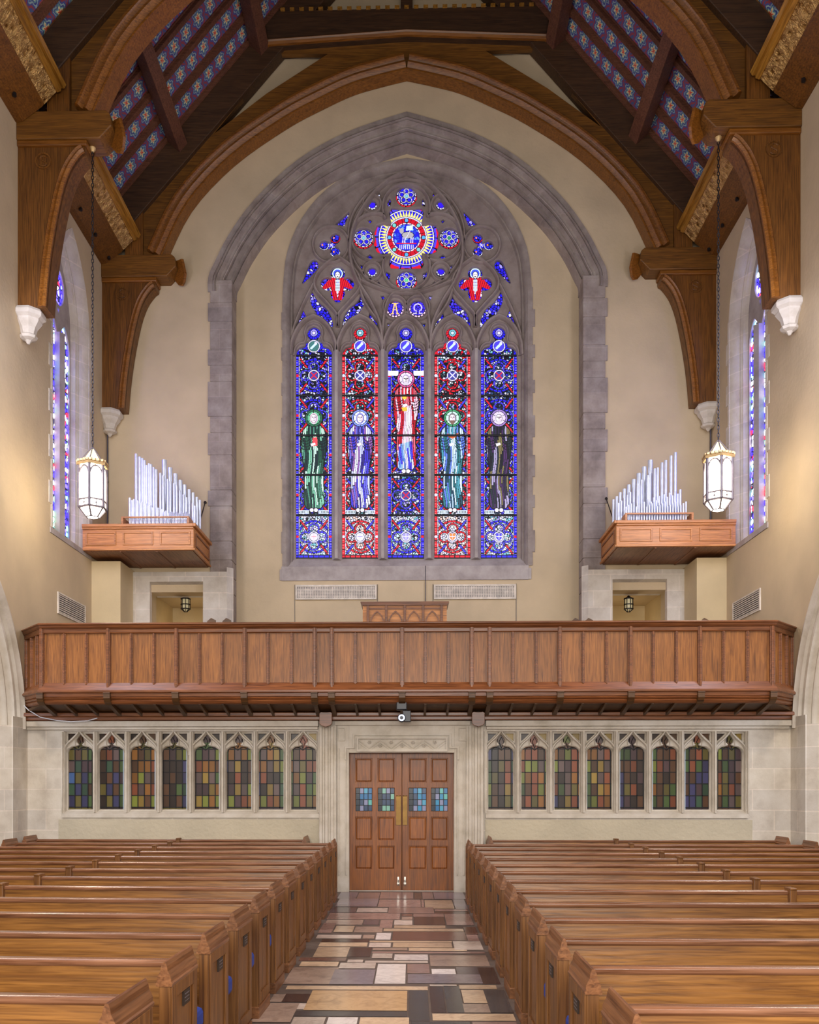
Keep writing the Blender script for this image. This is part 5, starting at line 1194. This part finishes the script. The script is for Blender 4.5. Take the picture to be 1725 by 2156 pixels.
#@@ROOF
# ---------------------------------------------------------------- roof
YT2 = 20.05
P2 = lambda pts: pw(pts, YT2)
def truss(Yf_, th, label, group):
    t = thing('roof_truss', (0, Yf_, 13.4), label, 'roof truss', group)
    dY = Yf_-YT2
    innerc = interp(P2([(341,540),(396,428),(487,330),(600,250),(680,207),(743,178),(800,161),(856,147)]), 4); innerc[-1] = (0, innerc[-1][1])
    arch = innerc+mirror(innerc)[1:]
    # web boards
    hi = P2([(262, 540), (262, 430)])
    top = Z_(20, YT2)
    topx = -(a0.x+(top-a0.z)/SL)
    outl = [(x-.02, z+.05) for x, z in innerc]+[(-x, z) for x, z in [(x-.02, z+.05) for x, z in innerc][::-1]][1:]
    outer_ = outl+[(-hi[0][0], hi[0][1]), (-hi[1][0], roofz(hi[1][0])-.1), (topx, top), (-topx, top), (hi[1][0], roofz(hi[1][0])-.1), (hi[0][0], hi[0][1])]
    tri = P2([(449, 275), (588, 106), (690, 106), (560, 190)]); tri2 = [(-x, z) for x, z in tri]
    plate('spandrel', outer_, [tri, tri2], 'xz', Yf_+th*.35, th*.3, M['roof'], t)
    # moulded arched braces
    for side_ in (-1, 1):
        pth = innerc if side_ < 0 else mirror(innerc)
        pr = [(0.0, 0.0), (0.0, th), (.36, th), (.36, .0), (.33, -.04), (.28, -.05), (.25, 0.01), (.21, .03), (.18, -.03), (.13, -.045), (.09, .0), (.05, .02), (.03, .0)]
        MB().sweep(pth, pr, 'xz', Yf_).build('arched_brace', M['mould'], t, smooth=True, recalc=True)
    # principal rafters
    for s in (-1, 1):
        e = .57; d = Vector((-a0.x+0, 0)); x_lo = a0.x-.35; nrm = Vector((SL, -1)).normalized()*(1)
        u = Vector((1, SL)).normalized(); n_ = Vector((u.y, -u.x))
        A = Vector((a0.x, a0.z))-u*.9; B = Vector((0, RIDGE)); q = [A, B, B+n_*e*1.2, A+n_*e]
        MB().prism([(-s*p.x if s > 0 else p.x, p.y) for p in q], 'y', Yf_+.02, Yf_+th-.02).build('principal_rafter', M['roof_dark'], t, bevel=.012)
        # inner moulding strip along lower edge of the rafter
        A2 = A+n_*(e-.02)+u*1.2; q = [A2, B+n_*e, B+n_*(e+.06), A2+n_*.08]
        st1, st0 = P2([(262, 545), (300, 420)]); xx0, xx1 = st1[0], st0[0]
        MB().box(s*abs(xx0), s*abs(xx1), Yf_+.06, Yf_+th-.04, st1[1], st0[1]+.6).build('stud', M['roof_z'], t, bevel=.008)
        # wall piece and curved bracket
        br = P2([(225,860),(262,860),(267,800),(277,730),(290,668),(303,632),(318,610),(327,600),(327,586),(225,586)])
        cur = interp(P2([(262,860),(267,800),(277,730),(290,668),(303,632),(318,610),(326,604)]), 4)
        br = [(-HW, br[0][1])]+cur+[(br[-3][0], br[-3][1]), (br[-2][0], br[-2][1]), (-HW, br[-1][1])]
        mm = [(s*-x, z) for x, z in br]
        MB().prism(mm, 'y', Yf_+.04, Yf_+th).build('wall_bracket', M['roof_z'], t)
        cc = cur if s < 0 else mirror(cur)
        pr = [(0, 0.1), (0.0, -.0), (.04, -.03), (.07, -.01), (.09, .01), (.12, -.02), (.15, .02), (.15, .1)] if s < 0 else [(0, 0.1), (0.0, -.0), (.04, -.03), (.07, -.01), (.09, .01), (.12, -.02), (.15, .02), (.15, .1)]
        MB().sweep(cc, pr, 'xz', Yf_).build('bracket_moulding', M['mould'], t, smooth=True, recalc=True)
        hb = P2([(225, 586), (352, 586), (372, 560), (368, 545), (360, 540), (225, 540)])
        zb_, zt2 = hb[0][1], hb[-1][1]; xi = hb[2][0]
        poly = [(-HW, zb_), (hb[1][0], zb_), (xi, zb_+.22), (xi-.03, zt2-.06), (xi-.1, zt2), (-HW, zt2)]
        MB().prism([(s*-x, z) for x, z in poly], 'y', Yf_-.03, Yf_+th+.03).build('hammer_beam', M['roof'], t, bevel=.015)
        MB().box(s*HW, s*abs(P2([(330, 590)])[0][0]), Yf_-.01, Yf_+th+.01, zb_-.1, zb_).build('bracket_cap', M['mould'], t, bevel=.02)
        # roundel with carved letter-like curl
        c = P2([(257, 618)])[0]; m = MB(); pts = [(s*-(c[0])+.13*math.cos(q_), c[1]+.13*math.sin(q_)) for q_ in [2*PI*i/20 for i in range(20)]]
        m.sweep(pts, [(.012, .03), (.012, -.0), (-.012, 0), (-.012, .03)], 'xz', Yf_+.02, closed=True)
        cx_ = s*-c[0]; sp2 = [(cx_+.06, c[1]+.06), (cx_+.02, c[1]+.085), (cx_-.04, c[1]+.075), (cx_-.05, c[1]+.03), (cx_, c[1]), (cx_+.05, c[1]-.03), (cx_+.04, c[1]-.075), (cx_-.02, c[1]-.085), (cx_-.06, c[1]-.06)]
        m.path([(x, Yf_+.035, z) for x, z in interp(sp2, 3)], .012, 6); m.build('roundel', M['roof_z'], t, recalc=True)
        # shield at the beam end
        c = P2([(373, 567)])[0]; rot = Matrix.Rotation(R(-48)*s, 4, 'Z') @ Matrix.Rotation(R(16)*s, 4, 'Y'); m = MB(); h = .2
        sh = [(-h, .22), (-h, -.08), (-.1, -.22), (0, -.27), (.1, -.22), (h, -.08), (h, .22), (0, .25)]
        vs = [(xx, y, z) for xx in (-.03, .03) for y, z in sh]; nn_ = len(sh)
        fs = [tuple(range(nn_)), tuple(range(nn_, 2*nn_))[::-1]]+[(i, nn_+i, nn_+(i+1)%nn_, (i+1)%nn_) for i in range(nn_)]
        vs = [rot @ Vector(v) for v in vs]; m.add([(v.x+s*-c[0]-s*.02, v.y+Yf_+th/2, v.z+c[1]) for v in vs], fs); m.build('shield', M['mould'], t, bevel=.008, recalc=True)
    # collar beam, king post
    cz0, cz1 = Z_(98, YT2), Z_(20, YT2); cx0 = a0.x+(cz0-a0.z)/SL+.55
    m = MB(); m.prism([(-cx0*1, cz0+.02), (0, cz0+.18), (cx0, cz0+.02), (cx0-.1, cz1), (-cx0+.1, cz1)][::1], 'y', Yf_+.0, Yf_+th); m.build('collar_beam', M['roof_dark'], t)
    cp = [(cx0-.02, cz0+.03), (0, cz0+.19), (-cx0+.02, cz0+.03)]
    MB().sweep(cp, [(.0, .1), (0, -.06), (.05, -.08), (.08, -.04), (.11, -.06), (.16, -.02), (.16, .1)], 'xz', Yf_).build('collar_moulding', M['mould'], t, recalc=True)
    MB().box(-.13, .13, Yf_+.05, Yf_+th-.05, cz1, RIDGE-.3).build('king_post', M['roof_dark'], t)
    for k in range(27):
        x = cx0+.3+(-2*cx0-.6)*k/26; MB().box(x-.05, x+.05, Yf_-.03, Yf_+.05, cz1-.01, cz1+.05).build('dentil', M['gilt'], t)
    return t
truss(20.02, .36, 'oak hammer beam truss set against the window wall', 'hammer beam trusses')
truss(15.70, .42, 'nearer oak hammer beam truss crossing above the gallery front', 'hammer beam trusses')
# stone corbels
for Yc_, nm in ((20.02, 'back'), (15.70, 'front')):
    for s in (-1, 1):
        zc = W(240, 860, YT2).z; m = MB(); m.lathe([(.02, -.56), (.06, -.5), (.14, -.47), (.155, -.43), (.12, -.40), (.15, -.30), (.21, -.22), (.23, -.19), (.23, -.16), (.29, -.12), (.29, -.05), (.26, 0)], (s*(HW-.12), Yc_+.2, zc), 8, PI/8)
        o = m.build('stone_corbel', M['stone_plain'], off=(s*(HW-.12), Yc_+.2, zc)); tag(o, 'moulded stone corbel under the %s %s roof bracket' % (nm, SIDE[s]), 'corbel', 'stone corbels')
# roof slopes
for s in (-1, 1):
    u = Vector((1, SL)).normalized(); n_ = Vector((-u.y, u.x)); L = (Vector((0, RIDGE))-Vector((a0.x, a0.z))).length
    def rp(d, h, s=s): p = Vector((a0.x, a0.z))+u*d+n_*h; return (s*-p.x, p.y)
    m = MB(); q = [rp(-1.3, .18), rp(L+.2, .18), rp(L+.2, .3), rp(-1.3, .3)]; m.prism(q, 'y', -4.6, 21.0); o = m.build('ceiling_'+SIDE[s], M['roof_dark']); tag(o, kind='structure')
    # painted boards between the rafters: one surface, with its own coordinates
    per = .66; nst = 16; vs = []; fs = []; uv = []
    for k in range(nst):
        yc = 19.72-per*k; y0, y1 = yc-.235, yc+.235
        for (d_, yy_) in ((-1.2, y0), (L, y0), (L, y1), (-1.2, y1)): p = rp(d_, .05); vs.append((p[0], yy_, p[1])); uv.append((d_+k*.31, (yy_-yc)/.47))
        fs.append((4*k, 4*k+1, 4*k+2, 4*k+3) if s > 0 else (4*k+3, 4*k+2, 4*k+1, 4*k))
    me = bpy.data.meshes.new('ceiling_panels'); me.from_pydata(vs, [], fs); ul = me.uv_layers.new(name='UVMap')
    for pi, poly in enumerate(me.polygons):
        for li in poly.loop_indices: ul.data[li].uv = uv[me.loops[li].vertex_index]
    me.materials.append(M['painted']); o = bpy.data.objects.new('ceiling_panels_'+SIDE[s], me); C.objects.link(o); tag(o, kind='structure')
    for k in range(nst+1):
        yc = 19.72+per/2-per*k
        m = MB(); 
        for (w_, h0, h1) in ((.10, .03, .18), (.06, -.03, .03)):
            A, B, C2, D2 = rp(-1.1, h0), rp(L-.25, h0), rp(L-.25, h1), rp(-1.1, h1); m.prism([A, B, C2, D2], 'y', yc-w_, yc+w_)
        p = rp(0, 0); o = m.build('rafter', M['rafter'], off=(p[0], yc, p[1])); tag(o, 'dark timber rafter on the %s roof slope, %s from the window wall' % (SIDE[s], ORD[k]), 'rafter', 'common rafters')
    for k, (px, py, nm) in enumerate(((370, 290, 'lower'), (540, 85, 'upper'))):
        p = W(px-10, py, YT2); d_ = ((Vector((p.x, p.z))-Vector((a0.x, a0.z))).dot(u)); q = [rp(d_-.12, -.38), rp(d_+.14, -.38), rp(d_+.14, -.035), rp(d_-.12, -.035)]
        m = MB(); m.prism(q, 'y', 8.0, 20.1); o = m.build('purlin', M['rafter'], off=(q[0][0], 14, q[0][1]), bevel=.01); tag(o, '%s heavy purlin under the %s roof slope' % (nm, SIDE[s]), 'beam', 'purlins')
    # wall plate, gilded carved frieze, cornice
    for (ya, yb, nm) in ((16.16, 20.0, 'between the two trusses'), (8.0, 15.66, 'in front of the nearer truss')):
        wpz = W(226, 546, 19.8).z
        g0 = W(247, 504, 19.6); g1 = W(272, 479, 19.6)
        pts = {'a': (-HW, wpz), 'b': (g0.x-.02, g0.z-.02), 'c': (g0.x, g0.z+.02), 'd': (g1.x-.16, g1.z-.16+.1)}
        t = thing('carved_cornice', (s*6.4, (ya+yb)/2, wpz), 'gilded carved frieze and timber wall plate on the %s, %s' % (SIDE[s], nm), 'cornice', 'carved cornices')
        MB().prism([(s*-x, z) for x, z in [(-HW, wpz), (-HW+.12, wpz+.02), (g0.x-.02, g0.z-.04), (g0.x+.02, g0.z+.02), (g0.x-.05, g0.z+.3), (-HW, wpz+.6)]], 'y', ya, yb).build('wall_plate', M['roof_z'], t, bevel=.01)
        gm = Vector((g1.x, g1.z))
        gA = Vector((g0.x+.01, g0.z+.0)); gdir = (gm-gA).normalized(); gn = Vector((-gdir.y, gdir.x))
        tall = 1.55
        pp_ = [gA, gA+gdir*.34, gA+gdir*.34+gn*.25, gA+gn*.25]
        MB().prism([(s*-p.x, p.y) for p in pp_], 'y', ya, yb).build('gilt_frieze', M['gold'], t)
        c0 = gA+gdir*.30; pm = [c0+gn*-.02, c0+gdir*.06+gn*-.05, c0+gdir*.1+gn*-.02, c0+gdir*.13+gn*-.06, c0+gdir*.2+gn*-.04, c0+gdir*.2+gn*.3, c0+gn*.3]
        MB().prism([(s*-p.x, p.y) for p in pm], 'y', ya, yb).build('gilt_moulding', M['gilt'], t, recalc=True)
        m = MB(); k = 0; y = ya+.3
        while y < yb: c_ = Vector((-HW+.22, wpz+.06)); m.lathe([(.035, -.02), (.035, .03)], (s*-c_.x, y, c_.y+.0), 10); y += .85
        m.build('bolt_head', M['iron'], t)
#@@LANTERN
# ---------------------------------------------------------------- hanging lanterns
def lantern(s):
    Yl = 15.92; cx = W(195 if s < 0 else 1513, 1020, Yl).x; xx = 195 if s < 0 else 1513; o_ = 0 if s < 0 else -15
    Zp = lambda y: W(xx, y+o_, Yl).z
    t = thing('hanging_lantern', (cx, Yl, Zp(1090)), 'lit gothic lantern hanging on a chain by the %s nave wall' % SIDE[s], 'lantern', 'hanging nave lanterns')
    n = 6; rot = R(36) if s < 0 else R(24); r = .235
    def P(k, rr, z): q = 2*PI*k/n+rot; return (cx+rr*math.cos(q), Yl+rr*math.sin(q), z)
    z1, z0, zb, zc = Zp(983), Zp(1056), Zp(1071), Zp(1089)
    MB().lathe([(.10, zc), (r-.02, zb), (r-.02, z1)], (cx, Yl, 0), n, rot).build('glass', M['langlass'], t)
    MB().lathe([(r*.72, Zp(974)), (.02, Zp(946))], (cx, Yl, 0), n, rot).build('roof_glass', M['lancream'], t)
    m = MB()
    for k in range(n):
        m.tube(P(k, r, zb), P(k, r, z1), .028, 6); m.tube(P(k, r*.9, Zp(974)), P(k, .015, Zp(943)), .010, 6)
        m.tube(P(k, r, zb), P(k, .11, zc), .018, 6); m.tube(P(k, .11, zc), P(k+1, .11, zc), .010, 6)
        m.tube(P(k, r, z0), P(k+1, r, z0), .018, 6); m.tube(P(k, r, zb), P(k+1, r, zb), .022, 6)
        A, B = Vector(P(k, r, 0)), Vector(P(k+1, r, 0)); mid = (A+B)/2; ztop_ = z1-.03; zsp = z1-.24
        for (a_, sg) in ((A, 1), (B, -1)):
            prev = None
            for j in range(6):
                f = j/5; h = math.sin(f*PI/2); q = a_.lerp(mid, 1-math.cos(f*PI/2)) if 0 else a_.lerp(mid, f**1.7); cur_ = Vector((q.x, q.y, zsp+(ztop_-zsp)*math.sin(f*PI/2)))
                if prev is not None: m.tube(prev, cur_, .017, 5)
                prev = cur_
        zz = (z0+zb)/2
        for e in (-.018, .018): m.lathe([(0.0, -.014), (.014, 0), (0, .014)], (mid.x, mid.y, zz+e), 6); m.lathe([(0.0, -.014), (.014, 0), (0, .014)], (mid.x+e*.6, mid.y, zz), 6)
        m.tube((mid.x, mid.y, zz-.05), (mid.x, mid.y, zz+.05), .008, 5)
    m.build('frame', M['lanframe'], t)
    m = MB(); m.lathe([(r-.01, z1-.01), (r+.04, z1-.01), (r+.05, z1+.03), (r+.02, z1+.05), (r-.02, z1+.05)], (cx, Yl, 0), n, rot)
    for k in range(n):
        A, B = Vector(P(k, r+.03, z1+.05)), Vector(P(k+1, r+.03, z1+.05))
        for j in range(4): p = A.lerp(B, (j+.5)/4); m.box(p.x-.02, p.x+.02, p.y-.02, p.y+.02, p.z-.005, p.z+.03)
    m.build('crown', M['lancrown'], t)
    # chain
    m = MB(); z = Zp(943)-.01; ztop_ = W(0, 0, 1).z*0+12.95; k = 0
    while z < ztop_:
        ring = [(.020*math.cos(q), .042*math.sin(q)) for q in [2*PI*i/8 for i in range(8)]]
        pts = [Vector((cx+(a if k % 2 else 0), Yl+(0 if k % 2 else a), z+b+.04)) for a, b in ring]; pts.append(pts[0]); m.path(pts, .0075, 4); z += .066; k += 1
    m.build('chain', M['iron'], t)
    m = MB(); m.lathe([(.02, 12.92), (.055, 12.97), (.06, 13.02), (.02, 13.05)], (cx, Yl, 0), 10); m.build('ceiling_cup', M['lancrown'], t, smooth=True)
lantern(-1); lantern(1)
#@@PEWS
# ---------------------------------------------------------------- pews
def make_pew(side, L, div, name='pew'):
    t = thing(name, (0, 0, 0), '', 'pew', 'oak pews')
    sx = side; W_ = .47
    def bx(m, x0, x1, *a): return m.box(sx*x0, sx*x1, *a)
    m = MB(); m.prism([(-.085, .42), (-.045, .42), (-.0, .885), (-.04, .885)], 'x', sx*.05, sx*(L-.05)); m.build('backrest', M['oak_x'], t)
    m = MB(); m.prism([(-.052, .885), (-.058, .893), (-.058, .913), (-.048, .922), (.012, .922), (.02, .913), (.02, .893), (.01, .879), (-.046, .879)], 'x', sx*.05, sx*(L-.05)); m.build('top_rail', M['oak_rail'], t, bevel=.004)
    m = MB(); bx(m, .05, L-.05, -.45, -.04, .42, .455); bx(m, .05, L-.05, -.42, -.38, .3, .42); m.build('seat', M['oak_x'], t, bevel=.008)
    m = MB(); bx(m, .06, L-.06, .0, .09, .5, .52); bx(m, .06, L-.06, .08, .095, .5, .6); m.build('book_rack', M['oak_x'], t)
    for j, xe in enumerate((0.0, L)):
        f = 1 if j == 0 else -1
        c = xe+f*.031
        m = MB(); bx(m, c-.031, c+.031, -W_, 0, .09, .89)
        out = c-f*.031
        for (y0, y1, z0, z1) in ((-W_+.003, -W_+.07, .12, .867), (-.07, -.003, .12, .867), (-W_+.07, -.07, .80, .867), (-W_+.07, -.07, .12, .2)): bx(m, out, out-f*.012, y0, y1, z0, z1)
        e = m.build('end_panel', M['oak_z'], t, bevel=.003)
        m = MB(); pr = [(-.042, .868), (-.046, .885), (-.038, .892), (-.038, .912), (-.03, .93), (-.02, .948), (-.015, .975), (-.008, .994), (0, 1.0)]
        pr = pr+[(-x, z) for x, z in pr[::-1]][1:]
        m.prism([(sx*(c+x), z) for x, z in pr], 'y', -W_-.012, .012); m.build('end_cap', M['oak_cap'], e)
        m = MB(); bx(m, c-.044, c+.044, -W_-.015, .015, 0, .1); m.build('plinth', M['oak_cap'], e, bevel=.006)
        if j == 0:
            m = MB(); bx(m, out+.002, out-.010, -.26, -.14, .715, .795); m.build('name_plate', M['bronze'], e)
            m = MB()
            for q in range(3): bx(m, out-.010, out-.0115, -.24, -.16, .733+q*.02, .737+q*.02)
            m.build('engraving', M['lanframe'], e)
    m = MB(); bx(m, div-.035, div+.035, -.09, .035, .45, .945); bx(m, div-.035, div+.035, -.10, .045, .93, .95); bx(m, div-.02, div+.02, -.44, -.05, 0, .43); m.build('divider', M['oak_z'], t, bevel=.01)
    return t
AL, AR = -1.125, 1.0
base = {}
for side, LL, div in ((-1, 5.37, 2.755), (1, 5.45, 2.65)):
    p0 = make_pew(side, LL, div)
    n = 13; y0, st_ = (4.35, .898) if side < 0 else (4.23, .892)
    for k in range(n):
        p = p0 if k == 0 else copy_tree(p0)
        Yp = y0+st_*k; p.location = (AL if side < 0 else AR, Yp, 0)
        p.rotation_euler = (0, 0, (-0.042*(1-k/12.5)) if side < 0 else 0)
        p['label'] = 'long oak pew %s of the aisle, %s row counting back from the nearest' % (SIDE[side], ORD[k]) if k else 'nearest oak pew %s of the aisle, cut by the frame' % SIDE[side]
    pw_ = make_pew(side, (4.86 if side < 0 else 5.03), 2.29 if side < 0 else 2.23)
    pw_.location = (-1.68 if side < 0 else 1.42, YS-.06, 0); pw_['label'] = 'shorter oak pew against the stone screen, %s of the doors' % SIDE[side]
# blue kneelers hooked behind the pews, by the aisle
for side, ks in ((-1, (0, 1, 2, 3, 4)), (1, (0, 1, 2))):
    for k in ks:
        y0, st_ = (4.35, .898) if side < 0 else (4.23, .892); Yp = y0+st_*k
        xk = (AL-.02) if side < 0 else (AR+.02); m = MB(); x1 = xk+side*.5
        xs0, xs1 = sorted((xk, x1)); m.box(xs0, xs1, Yp+.12, Yp+.32, .45, .575)
        dz = .0; o = m.build('kneeler_cushion', M['blue'], off=(xk, Yp+.22, .45), bevel=.03); tag(o, 'blue kneeler cushion behind the %s pew %s of the aisle' % ('nearest' if k == 0 else ORD[k]+' nearest', SIDE[side]), 'cushion', 'blue kneelers')
